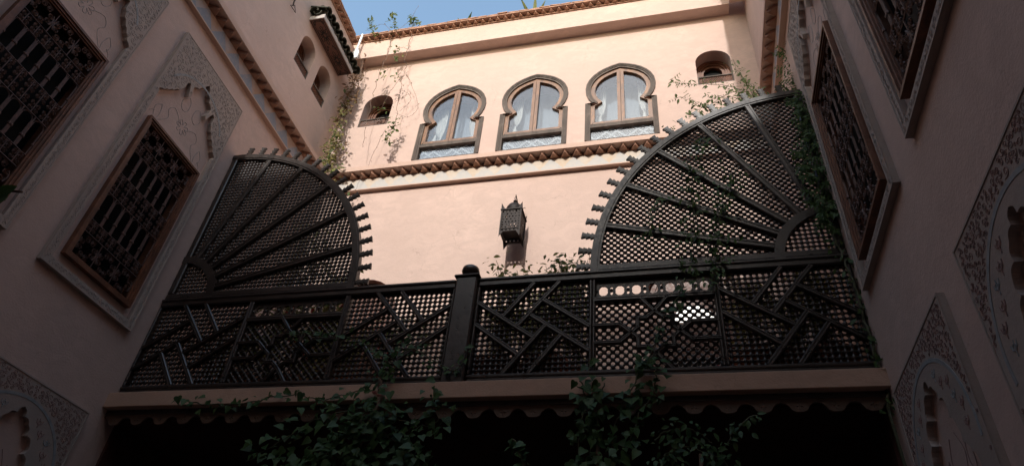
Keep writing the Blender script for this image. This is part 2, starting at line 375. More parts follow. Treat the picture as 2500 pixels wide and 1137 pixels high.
def archbar_mesh(wd, ht):
    b = MB(); r = wd/2-.012; pts = [(-r, 0, 0)] + [(r*math.cos(math.pi*(1-i/8)), 0, ht-r+r*math.sin(math.pi*i/8)) for i in range(9)] + [(r, 0, 0)]
    b.tube(pts, .007, 4)
    for sx in (-1, 1): b.tube(spiral(sx*r*.45, -.012, .022, 0 if sx > 0 else math.pi, -sx*1.3, 9), .0072, 4)
    b.lathe([(.012, -.012), (.015, 0), (.012, .012)], (-r, 0, ht*.35), 6); b.lathe([(.012, -.012), (.015, 0), (.012, .012)], (r, 0, ht*.35), 6)
    return b.mesh('arch_bar')
ROS, CURL, ABAR = rosette_mesh(.255), curl_mesh(.13), archbar_mesh(.13, .34)
for me in (ROS, CURL, ABAR): me.materials.append(M['iron'])
def grille_window(wing, fn, u0, rotz, label):
    u1, z0, z1 = u0+.90, 3.345, 5.195; uc = (u0+u1)/2
    b = MB()
    for k, (i0, i1, w0, w1) in enumerate(((0, .026, -.055, .03), (.023, .05, -.042, .03), (.047, .068, -.028, .10))):
        A = rect(u0+i0, u1-i0, z0+i0, z1-i0); B = rect(u0+i1, u1-i1, z0+i1, z1-i1); b.ring(A, B, w0, w1, fn)
    fr = b.obj('window', 'frame_wood', wing, label=label)
    # carved rope edge
    MB().fill([rect(u0+.05, u1-.05, z0+.05, z1-.05)], .085, .10, fn).obj('pane', 'unlit_pane', fr)
    a0, a1, c0, c1 = u0+.065, u1-.065, z0+.065, z1-.065; W = a1-a0; dw = W/6; g = -0.012
    b = MB()
    for zz in (c0+.262, c0+.40, c0+.745, c0+1.005, c1-.262, c1-.395): b.tube([fn(a0, zz, g), fn(a1, zz, g)], .007, 4)
    for i in range(7):
        u = a0+dw*i
        for q0, q1 in ((c0+.40, c0+.745), (c0+1.005, c1-.395)):
            b.tube([fn(u+o, zz, g) for o in (.0,) for zz in (q0, q1)], .007, 4)
    for i in range(4): b.tube([fn(a0+W/3*i, c0, g), fn(a0+W/3*i, c0+.262, g)], .006, 4); b.tube([fn(a0+W/3*i, c1-.262, g), fn(a0+W/3*i, c1, g)], .006, 4)
    b.obj('bars', 'iron', fr)
    for i in range(3):
        for zz in (c0+.131, c1-.131): place('rosette', ROS, None, fr, fn(a0+W/6+W/3*i, zz, g), (0, 0, rotz))
    for i in range(6):
        u = a0+dw*(i+.5)
        for zz in (c0+.331, c0+.81, c0+.94, c1-.328): place('scroll', CURL, None, fr, fn(u, zz, g), (0, 0, rotz))
        for zz in (c0+.40, c0+1.005): place('arch_bar', ABAR, None, fr, fn(u, zz, g), (0, 0, rotz))
    return fr

# ------------------------------------------------------------------ carved stucco panels
HALF = [(-.52, 5.50), (-.535, 5.545), (-.505, 5.575), (-.475, 5.585), (-.455, 5.625), (-.425, 5.645), (-.40, 5.69), (-.375, 5.70), (-.345, 5.755), (-.315, 5.77), (-.295, 5.825), (-.275, 5.86), (-.268, 5.965), (-.235, 5.985), (-.21, 5.93), (-.175, 5.82), (-.145, 5.86), (-.165, 5.93), (-.172, 6.0), (-.14, 6.035), (-.105, 6.05), (-.085, 6.10), (-.05, 6.12), (-.035, 6.19), (0, 6.235)]
def lobed(c, z_bot, half, shift=0, inner=None): 
    L = [(c+u, v+shift) for u, v in half]; Rr = [(c-u, v+shift) for u, v in reversed(half[:-1])]
    hw = -half[0][0]
    return [(c+hw, z_bot), (c-hw, z_bot)] + L + Rr
def curls(fn, region, n, r0, r1, w, mat, name, parent, seed, rad_t=.0038):
    rnd = random.Random(seed); b = MB(); us = [p[0] for p in region[0]]; vs = [p[1] for p in region[0]]; done = []
    for _ in range(n*30):
        if len(done) >= n: break
        r = rnd.uniform(r0, r1); p = (rnd.uniform(min(us)+r*.8, max(us)-r*.8), rnd.uniform(min(vs)+r*.8, max(vs)-r*.8))
        if not inside(p, region[0]): continue
        ok = True
        for a in range(6):
            q = (p[0]+r*1.05*math.cos(a*1.05), p[1]+r*1.05*math.sin(a*1.05))
            if not inside(q, region[0]) or any(inside(q, h) for h in region[1:]): ok = False; break
        if not ok or any((p[0]-d[0])**2+(p[1]-d[1])**2 < (.86*(r+d[2]))**2 for d in done): continue
        done.append((p[0], p[1], r)); s = rnd.choice((-1, 1)); a0 = rnd.uniform(0, 6.28)
        pts = [fn(x, z, w) for x, _, z in spiral(p[0], p[1], r, a0, s*rnd.uniform(1.1, 1.6), 12, .2)]
        # tail leaf
        x, _, z = spiral(p[0], p[1], r, a0, s, 12)[0]; ta = a0-s*1.57
        pts = [fn(x+math.cos(ta)*r*.9, z+math.sin(ta)*r*.9, w), fn(x+math.cos(ta)*r*.5, z+math.sin(ta)*r*.5, w)] + pts
        b.tube(pts, rad_t, 4, rad_t*.6)
    o = b.obj(name, mat, parent, kind='stuff'); return o
def lines(fn, polys, w, mat, parent, name='engraved_tendril', r=.004):
    for pl in polys: MB().tube([fn(u, v, w) for u, v in pl], r, 4).obj(name, mat, parent)
def smooth2(pts, n=6):
    out = []
    P = [pts[0]]+list(pts)+[pts[-1]]
    for i in range(1, len(P)-2):
        for k in range(n):
            t = k/n; a, b, c, d = P[i-1], P[i], P[i+1], P[i+2]
            out.append(tuple(.5*((2*b[j])+(-a[j]+c[j])*t+(2*a[j]-5*b[j]+4*c[j]-d[j])*t*t+(-a[j]+3*b[j]-3*c[j]+d[j])*t**3) for j in range(2)))
    out.append(tuple(pts[-1])); return out
def upper_panel(wing, fn, c, seed, label):
    u0, u1, z0, z1 = c-.605, c+.605, 3.165, 6.47
    hole = lobed(c, z0+.085, HALF)
    b = MB(); b.fill([rect(u0, u1, z0, z1), hole], -.042, .005, fn)
    p = b.obj('stucco_panel', 'stucco', wing, label=label)
    # raised fillets along the outer and inner edge
    MB().ring(rect(u0, u1, z0, z1), rect(u0+.012, u1-.012, z0+.012, z1-.012), -.047, -.040, fn).obj('fillet', 'stucco', p)
    curls(fn, [rect(u0+.015, u1-.015, 5.45, z1-.015), hole, ], 240, .018, .042, -.0425, 'scroll_grey', 'carved_scrollwork', p, seed)
    for a, bb in ((rect(u0+.016, u0+.072, z0+.02, 5.45), 1), (rect(u1-.072, u1-.016, z0+.02, 5.45), 2), (rect(u0+.08, u1-.08, z0+.018, z0+.074), 3)):
        curls(fn, [a], 80, .014, .022, -.0425, 'scroll_grey', 'border_scrollwork', p, seed+bb, .003)
    MB().ring(arc(c, 5.62, .50, 25, 155, 24), arc(c, 5.62, .525, 25, 155, 24), -.0445, -.041, fn, False).obj('painted_arc', 'arc_grey', p)
    polys = []
    for s in (-1, 1):
        polys += [smooth2([(c+s*.36, 5.48), (c+s*.42, 5.40), (c+s*.40, 5.30), (c+s*.36, 5.25), (c+s*.33, 5.33), (c+s*.34, 5.43), (c+s*.36, 5.48)]),
                  smooth2([(c+s*.38, 5.24), (c+s*.30, 5.30), (c+s*.22, 5.42), (c+s*.26, 5.52), (c+s*.20, 5.60), (c+s*.10, 5.55), (c+s*.05, 5.48)]),
                  smooth2([(c+s*.46, 5.24), (c+s*.45, 5.30), (c+s*.40, 5.34)]),
                  smooth2([(c+s*.10, 5.9), (c+s*.17, 5.78), (c+s*.12, 5.68), (c+s*.05, 5.72), (c+s*.05, 5.84), (c+s*.10, 5.9)])]
    for k in range(7):
        a = k*.9; polys.append(smooth2([(c+.03*math.cos(a), 5.5+.03*math.sin(a)), (c+.09*math.cos(a+.3), 5.5+.09*math.sin(a+.3)), (c+.085*math.cos(a+.75), 5.5+.085*math.sin(a+.75)), (c+.03*math.cos(a+.9), 5.5+.03*math.sin(a+.9))], 4))
    MB().fill([rect(c-.56, c+.56, 5.24, 6.26)], .018, .03, fn).obj('recessed_field', 'plaster', p)
    lines(fn, polys, .018, 'scroll_grey', p)
    return p
HALF_LOW = [(-0.44, 1.2), (-0.4527, 1.23), (-0.458, 1.26), (-0.4527, 1.29), (-0.44, 1.32), (-0.4418, 1.3497), (-0.4367, 1.3767), (-0.4218, 1.3997), (-0.4, 1.42), (-0.3989, 1.4507), (-0.3911, 1.478), (-0.3739, 1.5007), (-0.35, 1.52), (-0.339, 1.549), (-0.3227, 1.5727), (-0.299, 1.589), (-0.27, 1.6), (-0.2802, 1.6263), (-0.2829, 1.6518), (-0.2752, 1.6763), (-0.26, 1.7), (-0.2547, 1.7258), (-0.2437, 1.7467), (-0.2247, 1.7608), (-0.2, 1.77), (-0.2152, 1.7911), (-0.2229, 1.813), (-0.2202, 1.8361), (-0.21, 1.86), (-0.1988, 1.8811), (-0.1839, 1.8956), (-0.1638, 1.9011), (-0.14, 1.9), (-0.1444, 1.9245), (-0.1419, 1.9463), (-0.1294, 1.9645), (-0.11, 1.98), (-0.0988, 2.0011), (-0.0839, 2.0156), (-0.0638, 2.0211), (-0.04, 2.02), (-0.0408, 2.0429), (-0.0353, 2.0619), (-0.0208, 2.0754), (0, 2.085)]
def lower_panel(wing, fn, c, seed, label):
    u0, u1, z0, z1 = c-.61, c+.61, GZ+.02, 2.315
    hole = lobed(c, z0+.3, HALF_LOW)
    p = MB().fill([rect(u0, u1, z0, z1), hole], -.04, .005, fn).obj('stucco_panel', 'stucco', wing, label=label)
    MB().ring(rect(u0, u1, z0, z1), rect(u0+.012, u1-.012, z0+.012, z1-.012), -.045, -.038, fn).obj('fillet', 'stucco', p)
    ring_o = arc(c, 1.62, .545, -20, 200, 40)
    curls(fn, [rect(u0+.02, u1-.02, 1.2, z1-.02), arc(c, 1.62, .56, 0, 360, 30), rect(c-.56, c+.56, 1.1, 1.62)], 260, .011, .026, -.0405, 'scroll_red', 'carved_scrollwork', p, seed, .0032)
    MB().ring(arc(c, 1.62, .525, -10, 190, 40), arc(c, 1.62, .55, -10, 190, 40), -.0425, -.039, fn, False).obj('painted_arc', 'arc_grey', p)
    rnd = random.Random(seed); k = 0
    for i in range(15):                      # painted flower sprigs around the lobed opening
        a = rad(4+172*i/14); r = .42+.035*(i % 2); cu, cv = c+r*math.cos(a), 1.62+r*math.sin(a)
        if inside((cu, cv-.03), hole) or inside((cu, cv+.03), hole): continue
        b = MB()
        b.tube([fn(cu, cv-.045, -.041), fn(cu+rnd.uniform(-.008, .008), cv+.03, -.041)], .004, 4)
        b.tube([fn(cu+.016*math.cos(t), cv+.016*math.sin(t), -.041) for t in [x*.785 for x in range(9)]], .0032, 4)
        for s in (-1, 1): b.tube([fn(cu, cv-.02, -.041), fn(cu+s*.025, cv-.005, -.041), fn(cu+s*.032, cv+.02, -.041)], .004, 4)
        b.obj('painted_sprig', 'scroll_red' if i % 3 else 'arc_grey', p)
    polys = []
    for s in (-1, 1): polys += [smooth2([(c+s*.05, 1.75), (c+s*.12, 1.62), (c+s*.08, 1.5), (c+s*.16, 1.42), (c+s*.12, 1.3)]), smooth2([(c+s*.16, 1.66), (c+s*.22, 1.58), (c+s*.20, 1.48), (c+s*.14, 1.55), (c+s*.16, 1.66)])]
    MB().fill([rect(c-.5, c+.5, 1.18, 2.11)], .012, .03, fn).obj('recessed_field', 'plaster', p)
    lines(fn, polys, .012, 'scroll_red', p)
    return p

# ------------------------------------------------------------------ niche windows
def niche(wing, fn, u0, u1, z0, z1, label, depth=.30):
    uc = (u0+u1)/2; r = (u1-u0)/2
    A = arched(u0, u1, z0, z1)
    b = MB()                                   # reveal back with an arched wooden frame and dark pane
    def sh(k, dz): return arched(u0+k, u1-k, z0, z1-dz-k)
    fr = MB()
    for k0, k1, w0 in ((-.02, .045, depth-.10), (.045, .075, depth-.08), (.075, .12, depth-.06)):
        fr.ring(sh(k0, .0), sh(k1, .0), w0, depth+.03, fn)
    o = fr.obj('window', 'frame_wood', wing, label=label)
    MB().fill([sh(.10, 0)], depth, depth+.02, fn).obj('pane', 'unlit_pane', o)
    # low turned lattice guard at the front
    zt = z0+.19; b = MB(); f0, f1 = .005, .045
    b.ring(rect(u0, u1, z0, zt), rect(u0+.022, u1-.022, z0+.022, zt-.022), f0, f1, fn)
    b.obj('guard_rail', 'grey_wood', o)
    b = MB(); p = .034; cells = []
    n = int((u1-u0)/p)+2
    for k in range(-8, n+8):
        for s in (-1, 1):
            pts = []
            for t in range(0, 13):
                u = u0+k*p+s*t*(zt-z0)/12*.8; v = z0+t*(zt-z0)/12
                if u0+.012 < u < u1-.012 and z0+.012 < v < zt-.012: pts.append(fn(u, v, .025))
            if len(pts) > 1: b.tube([pts[0], pts[-1]], .0068, 4)
    b.obj('lattice', 'frame_wood', o, kind='stuff')
    return o

# ------------------------------------------------------------------ left wing
WIN_Y = [3.685, 2.10]; CEN = [4.13, 2.545]
left = thing('courtyard_wing', 'shaded left courtyard wing with two grilled windows in carved stucco panels', 'building', (-6.8, 1.6, GZ), 'courtyard wings')
def low_wall(fn, wing):
    holes = [rect(y+.03, y+.87, 3.375, 5.165) for y in WIN_Y] + [lobed(c, 5.26, HALF) for c in CEN] + [lobed(c, 1.21, HALF_LOW) for c in CEN]
    MB().fill([rect(YFRONT-.3, 9.4, GZ, 7.10)] + holes, 0, .35, fn).obj('wall', 'plaster', wing, c=fn(0, 3, 0))
low_wall(fL, left)
NL = [(5.29, 5.70), (5.88, 6.285)]
MB().fill([rect(YFRONT-.3, 7.5, 7.09, 10.36)] + [arched(a, b, 8.385, 9.125) for a, b in NL], 0, .35, fLU).obj('upper_wall', 'plaster', left, c=fLU(0, 8, 0))
MB().fill([rect(YFRONT-.3, 9.4, GZ, 10.36)], 2.6, 2.8, fL).obj('rear_wall', 'plaster', left)
MB().box(XL-2.8, XLU-.3, YFRONT-.3, 9.4, 10.30, 10.42).obj('roof', 'eave_clay', left)
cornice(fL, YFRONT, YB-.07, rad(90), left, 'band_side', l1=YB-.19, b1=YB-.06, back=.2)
eave(fLU, YFRONT, YB-.30, rad(90), left, 10.345)
for y, lab in zip(WIN_Y, ('grilled window beside the fan screen', 'grilled window at the picture edge')): grille_window(left, fL, y, rad(90), 'wrought iron ' + lab)
for c, s in zip(CEN, (11, 21)): upper_panel(left, fL, c, s, 'pale carved stucco surround with lobed arch')
for c, s in zip(CEN, (31, 41)): lower_panel(left, fL, c, s, 'stucco panel with red painted scrolls')
for (a, b), lab in zip(NL, ('small arched niche window nearer the camera', 'small arched niche window nearer the corner')): niche(left, fLU, a, b, 8.385, 9.125, lab)

# ------------------------------------------------------------------ right wing
right = thing('courtyard_wing', 'dark right courtyard wing with grilled windows, seen steeply from below', 'building', (3.0, 1.6, GZ), 'courtyard wings')
low_wall(fR, right)
MB().fill([rect(YFRONT-.3, 7.5, 7.09, 10.9)], 0, .35, fRU).obj('upper_wall', 'plaster', right, c=fRU(0, 8, 0))
MB().fill([rect(YFRONT-.3, 9.4, GZ, 10.9)], 2.6, 2.8, fR).obj('rear_wall', 'plaster', right)
MB().box(XRU+.2, XR+2.8, YFRONT-.3, 9.4, 10.60, 10.72).obj('roof', 'eave_clay', right)
MB().box(1.243, XRU+.01, YFRONT, 6.529, 10.022, 10.505).obj('fascia', 'plaster', right)
fRF = lambda u, v, w: (1.243+w, u, v)
eave(fRF, YFRONT, 6.40, rad(-90), right, 10.507)
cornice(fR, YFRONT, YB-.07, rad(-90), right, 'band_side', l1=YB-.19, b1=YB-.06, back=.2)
for y, lab in zip(WIN_Y, ('grilled window beside the fan screen', 'grilled window at the top edge')): grille_window(right, fR, y, rad(-90), 'wrought iron ' + lab)
for c, s in zip(CEN, (13, 23)): upper_panel(right, fR, c, s, 'grey carved stucco surround with lobed arch')
for c, s in zip(CEN, (33, 43)): lower_panel(right, fR, c, s, 'stucco panel with red painted scrolls')

# ------------------------------------------------------------------ back wing
def keyhole(R, hw, neck, zc=8.53, zb=7.37, zn=8.20, tip=.045, n=20, lip=.0):
    """horseshoe outline: straight jambs, a notch, then a slightly pointed round head"""
    a = math.asin(max(-1, min(1, neck/R))); zs = zc-math.sqrt(max(1e-6, R*R-neck*neck))
    pts = [(-hw, zb), (-hw, zn)]
    for i in range(n+1):
        t = -math.pi/2-a-(2*math.pi-2*a)*i/n
        x, z = R*math.cos(t), R*math.sin(t)
        k = max(0, 1-abs(x)/(R*.55)); pts.append((x, zc+z+(tip*.75*k**1.8 if z > 0 else 0)))
    pts += [(hw, zn), (hw, zb)]
    return pts
WX = [-3.246, -1.898, -.545]
NB = [(-4.94, -4.405), (.612, 1.132)]
back = thing('courtyard_wing', 'sunlit pink back wing with three horseshoe windows above the gallery', 'building', (-1.9, 7.9, GZ), 'courtyard wings')
wall_holes = [[(x+u, v) for u, v in keyhole(.475, .475, .36, zb=7.38)] for x in WX] + [arched(a, b, 8.335, 9.13) for a, b in NB] + [arched(-4.52, -3.50, 2.62, 5.13), arched(-.30, .72, 2.62, 5.13)]
MB().fill([rect(XLU-.2, XRU+.2, 2.44, 10.6)] + wall_holes, 0, .35, fB).obj('wall', 'plaster', back, c=(0, YB, 6))
MB().box(XLU-.2, 1.2425, 6.53, YB+.01, 10.022, 10.505).obj('fascia', 'plaster', back)
eave(fB, XLU+.06, 1.14, 0, back, 10.507, wall_w=.205, e0=XLU-.1, e1=1.243)
cornice(fB, XL+.06, XR-.06, 0, back, 'band', l0=XL+.19, l1=XR-.19, b0=XL+.06, b1=XR-.06, back=.0)
MB().box(XLU-.2, XRU+.2, 7.0, 9.4, 10.5, 10.62).obj('roof', 'eave_clay', back)
MB().box(XLU-.2, XRU+.2, 9.2, 9.4, GZ, 10.5).obj('rear_wall', 'plaster', back)
MB().box(XLU-.2, XRU+.2, YB+.35, 9.2, 7.0, 7.2).obj('inner_floor', 'room', back)
MB().box(XLU-.2, XRU+.2, YB+1.6, YB+1.7, 7.2, 10.5).obj('inner_wall', 'room', back)
for a, b in NB: niche(back, fB, a, b, 8.335, 9.13, 'small arched niche window in the sunlit wall')

def back_window(x, k):
    f = lambda u, v, w: (x+u, YB+w, v)
    b = MB()
    for (R0, h0, n0), (R1, h1, n1), w0, w1 in (((.54, .54, .43), (.512, .512, .402), -.022, .06), ((.512, .512, .402), (.492, .492, .382), -.012, .06), ((.492, .492, .382), (.462, .462, .352), -.002, .10)):
        A = keyhole(R0, h0, n0, tip=.05); B = keyhole(R1, h1, n1, tip=.05)
        A = A[:]; b.ring(A, B, w0, w1, f, False)
    b.box(x-.47, x+.47, YB-.004, YB+.08, 7.655, 7.70); b.box(x-.462, x+.462, YB+.012, YB+.08, 7.70, 7.745)
    b.box(x-.50, x+.50, YB-.012, YB+.05, 7.352, 7.376)
    fr = b.obj('window', 'grey_wood', back, label='horseshoe window with brown sashes, %s of the three' % ('leftmost', 'middle', 'rightmost')[k])
    for s in (-1, 1):                         # two casements, each with its stile, curved rail and pane
        b = MB(); A = keyhole(.463, .463, .353, zb=7.745, zn=8.205, tip=.045); B = keyhole(.395, .40, .285, zb=7.80, zn=8.175, tip=.04)
        half = [i for i, p in enumerate(A) if p[0]*s >= -1e-4]
        b.ring([A[i] for i in half], [B[i] for i in half], .022, .075, f, False)
        b.add([f(u, v, w_) for w_ in (.018, .075) for u, v in ((s*.003, 7.745), (s*.053, 7.745), (s*.053, 9.01-.03), (s*.003, 9.02))], [(0, 1, 2, 3), (7, 6, 5, 4), (0, 4, 5, 1), (1, 5, 6, 2), (2, 6, 7, 3), (3, 7, 4, 0)])
        b.add([f(u, v, w_) for w_ in (.024, .075) for u, v in ((s*.05, 7.745), (s*.43, 7.745), (s*.43, 7.80), (s*.05, 7.80))], [(0, 1, 2, 3), (7, 6, 5, 4), (0, 4, 5, 1), (1, 5, 6, 2), (2, 6, 7, 3), (3, 7, 4, 0)])
        b.obj('casement', 'brown_wood', fr)
        C = keyhole(.41, .415, .30, zb=7.79, zn=8.18, tip=.04)
        pl = [p for p in C if p[0]*s > .001]; pl = ([(s*.03, 8.98)] + pl + [(s*.03, 7.79)]) if s > 0 else (pl + [(s*.03, 8.98), (s*.03, 7.79)])
        MB().fill([pl], .058, .063, f).obj('pane', 'glass', fr)
    MB().fill([rect(-.455, .455, 7.36, 7.66)], .048, .052, f).obj('pane', 'glass', fr)
    # pale blue carved panel behind the lower pane
    b = MB(); b.fill([rect(-.46, .46, 7.30, 7.70)], .088, .108, f); pn = b.obj('lower_panel', 'blue_panel', fr)
    b = MB(); rnd = random.Random(k)
    for i in range(-6, 7):
        for s in (-1, 1):
            if (i+k+(s > 0)) % 3 == 0: continue
            u = i*.155; p, q = (u-s*.17, 7.36), (u+s*.17, 7.68)
            def clip(p, q):
                t0, t1 = 0, 1
                for lim, sg in ((-.45, 1), (.45, -1)):
                    d0, d1 = (p[0]-lim)*sg, (q[0]-lim)*sg
                    if d0 < 0 and d1 < 0: return None
                    if d0 < 0: t0 = max(t0, d0/(d0-d1))
                    if d1 < 0: t1 = min(t1, d0/(d0-d1))
                return (p[0]+(q[0]-p[0])*t0, p[1]+(q[1]-p[1])*t0), (p[0]+(q[0]-p[0])*t1, p[1]+(q[1]-p[1])*t1)
            c = clip(p, q)
            if c: b.bar((x+c[0][0], c[0][1]), (x+c[1][0], c[1][1]), .032, YB+.058, YB+.09, .006)
    b.obj('panel_batten', 'blue_batten', fr)
    b = MB()
    for i in range(-12, 13):
        for j in range(9):
            u, v = i*.036+(j % 2)*.018, 7.375+j*.034
            if abs(u) < .445: b.lathe([(.008, -.013), (.015, 0), (.008, .013)], (x+u, YB+.080, v), 6)
    b.obj('panel_beads', 'blue_batten', fr, kind='stuff', smooth=True)
    # sheer and drapes behind the glass
    def sheet(u0, u1, d, amp, n, gath=0, zt=9.3, zb=7.2, side=1):
        b = MB(); rows = 14; vs = []
        for j in range(rows+1):
            v = zt+(zb-zt)*j/rows
            for i in range(n+1):
                t = i/n; uu = u0+(u1-u0)*t
                if gath: g = 1-gath*math.exp(-((v-7.98)/.22)**2); uu = u0+(u1-u0)*t*g
                vs.append(f(uu, v, d+amp*math.sin(t*n*1.9+j*.12)*(.6+.4*math.sin(t*7+k))))
        fs = [(j*(n+1)+i, j*(n+1)+i+1, (j+1)*(n+1)+i+1, (j+1)*(n+1)+i) for j in range(rows) for i in range(n)]
        return b.add(vs, fs)
    sheet(-.75, .75, .40, .012, 46).obj('sheer_curtain', 'curtain', fr, smooth=True)
    for s in (-1, 1):
        if (k, s) in ((1, 1),): continue
        sheet(s*.56, s*(.20 if k == 0 else .25), .27, .022, 22, .55 if k != 0 else .2).obj('drape', 'drape', fr, smooth=True)
        b = MB().lathe([(.006, .14), (.016, .10), (.022, .05), (.042, -.08), (.046, -.10), (.02, -.115)], f(s*.335, 8.02, .20), 12); b.obj('tassel', 'drape', fr, smooth=True)
for k, x in enumerate(WX): back_window(x, k)
def arched_door(u0, u1, lit, label):
    f = fB; b = MB()
    for k0, k1, w0 in ((-.0, .07, .10), (.07, .11, .12)): b.ring(arched(u0+k0, u1-k0, 2.62, 5.13-k0), arched(u0+k1, u1-k1, 2.62, 5.13-k1), w0, .25, f)
    d = b.obj('door', 'door', back, label=label)
    if not lit:
        uc = (u0+u1)/2
        for s in (-1, 1): MB().fill([[p for p in ([(uc+s*.004, 2.63)] + [(u, v) for u, v in arched(u0+.1, u1-.1, 2.63, 5.03) if (u-uc)*s > .004] + [(uc+s*.004, 5.02)])] if s > 0 else [(uc+s*.004, 5.02)] + [(u, v) for u, v in arched(u0+.1, u1-.1, 2.63, 5.03)[2:] if (u-uc)*s > .004] + [(u0+.1, 2.63), (uc+s*.004, 2.63)]], .16, .20, f).obj('door_leaf', 'door', d)
    else:
        MB().fill([rect(u0+.1, u1-.1, 2.63, 3.95), rect(u0+.2, u1-.2, 2.8, 3.85)], .16, .2, f).obj('door_leaf', 'door', d)
        MB().fill([arched(-.03, .44, 4.30, 4.53, flat=.85)], .15, .17, f).obj('glowing_fanlight', 'glow_pane', d)
        MB().fill([arched(u0+.10, u1-.10, 3.95, 5.03), arched(-.03, .44, 4.30, 4.53, flat=.85)], .14, .2, f).obj('tympanum', 'door', d)
        MB().fill([rect(u0+.19, u1-.19, 2.79, 3.86)], .18, .19, f).obj('pane', 'unlit_pane', d)
arched_door(-4.52, -3.50, False, 'dark red brown arched door behind the left screen')
arched_door(-.30, .72, True, 'arched door with a glowing white fanlight behind the railing')

# ------------------------------------------------------------------ front wing (behind the camera, its roof line shades the courtyard)
front = thing('courtyard_wing', 'front courtyard wing standing behind the viewer', 'building', (-1.9, -5.5, GZ), 'courtyard wings')
fF = lambda u, v, w: (u, YFRONT-w, v)
MB().fill([rect(-8.2, 4.4, GZ, ROOF), arched(-2.6, -1.2, GZ+.1, 1.2)] + [arched(c-.45, c+.45, 3.4, 5.2) for c in (-4.3, -1.9, .5)], 0, .4, fF).obj('wall', 'dark_plaster', front, c=(0, YFRONT, 4))
MB().box(-8.2, 4.4, YFRONT-.9, YFRONT-.7, GZ, ROOF-.1).obj('inner_wall', 'room', front)
MB().box(-8.2, 4.4, YFRONT-4, YFRONT+.12, ROOF, ROOF+.08).obj('roof', 'eave_clay', front)

# ------------------------------------------------------------------ gallery floor and arcade below it, deepened and coloured dark to read as shade
gal = thing('gallery', 'tan plaster gallery edge with scalloped valance under the railing', 'gallery', (-1.9, 5.8, 2.437))
MB().cham(XL-.01, XR+.01, 4.875, YB+.02, 2.437, 2.587, .006).obj('floor_beam', 'beam', gal)
MB().box(XL-.01, XR+.01, 5.0, 5.06, 2.40, 2.44).obj('trim_board', 'dark_wood', gal)
nv = 27; sp = (XR-XL)/nv
for i in range(nv):
    u = XL+(i+.5)*sp
    out = [(u-sp/2+.001, 2.405), (u-sp/2+.001, 2.365), (u-sp*.36, 2.355), (u-sp*.27, 2.332), (u-sp*.21, 2.306), (u-sp*.10, 2.292), (u+sp*.10, 2.292), (u+sp*.21, 2.306), (u+sp*.27, 2.332), (u+sp*.36, 2.355), (u+sp/2-.001, 2.365), (u+sp/2-.001, 2.405)]
    vv = MB().fill([list(reversed(out))], 0, .02, lambda a, b, w: (a, 4.952+w, b)).obj('valance_board', 'valance', gal)
    b = MB()
    for a in range(4): b.tube([(u+.008*math.cos(a*1.571), 4.951, 2.335+.008*math.sin(a*1.571)), (u+.022*math.cos(a*1.571), 4.951, 2.335+.022*math.sin(a*1.571))], .004, 4)
    b.obj('carved_cross', 'dark_wood', vv)
MB().box(XL-.01, XR+.01, 4.945, 4.985, 2.395, 2.437).obj('valance_rail', 'dark_wood', gal)
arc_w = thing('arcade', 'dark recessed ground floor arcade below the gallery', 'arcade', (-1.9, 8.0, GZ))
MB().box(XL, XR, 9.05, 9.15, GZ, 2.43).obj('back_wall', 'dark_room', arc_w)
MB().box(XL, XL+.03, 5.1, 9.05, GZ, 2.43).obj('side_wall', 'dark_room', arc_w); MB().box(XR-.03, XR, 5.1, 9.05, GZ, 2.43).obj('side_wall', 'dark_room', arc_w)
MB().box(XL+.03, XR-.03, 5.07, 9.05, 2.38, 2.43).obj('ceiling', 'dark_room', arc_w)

# ------------------------------------------------------------------ turned lattice (mashrabiya)
def lattice(poly, ax, p, y, parent, mat='lattice_wood', bead=.0155, org=None, th=.009):
    """beads on a grid inside poly (XZ plane), strung on thin dowels both ways; ax = grid angle"""
    us = [q[0] for q in poly]; vs = [q[1] for q in poly]; ca, sa = math.cos(ax), math.sin(ax)
    ox, oz = org if org else ((min(us)+max(us))/2, (min(vs)+max(vs))/2)
    R = max(max(us)-min(us), max(vs)-min(vs)); n = int(1.5*max(abs(q[0]-ox)+abs(q[1]-oz) for q in poly)/p)+2; ins = set()
    for i in range(-n, n+1):
        for j in range(-n, n+1):
            x, z = ox+(i*ca-j*sa)*p, oz+(i*sa+j*ca)*p
            if min(us)-.02 < x < max(us)+.02 and min(vs)-.02 < z < max(vs)+.02 and inside((x, z), poly): ins.add((i, j))
    V = []; F = []
    NS = 6; cs = [(math.cos(2*math.pi*k/NS), math.sin(2*math.pi*k/NS)) for k in range(NS)]
    prof = [(th, -.5*p), (th, -bead*.98), (bead*.86, -bead*.62), (bead*1.0, 0), (bead*.86, bead*.62), (th, bead*.98), (th, .5*p)]
    t2 = th
    for (i, j) in ins:
        x, z = ox+(i*ca-j*sa)*p, oz+(i*sa+j*ca)*p; k = len(V)
        for r, h in prof:
            for c, s in cs:           # spindle along the j axis, with a bead on every crossing
                a = r*c; V.append((x+a*ca-h*sa, y+r*s, z+a*sa+h*ca))
        for q in range(len(prof)-1):
            for m in range(NS): a0 = k+q*NS+m; b0 = k+q*NS+(m+1) % NS; F.append((a0, b0, b0+NS, a0+NS))
        k = len(V)                    # dowel along the i axis
        for e in (-.5*p, .5*p):
            for c, s in ((1, 0), (0, 1), (-1, 0), (0, -1)): a = t2*c; V.append((x+e*ca-a*sa, y+t2*s, z+e*sa+a*ca))
        F += [(k, k+1, k+5, k+4), (k+1, k+2, k+6, k+5), (k+2, k+3, k+7, k+6), (k+3, k, k+4, k+7)]
    b = MB(); b.v = V; b.f = F
    return b.obj('lattice', mat, parent, kind='stuff', smooth=True)

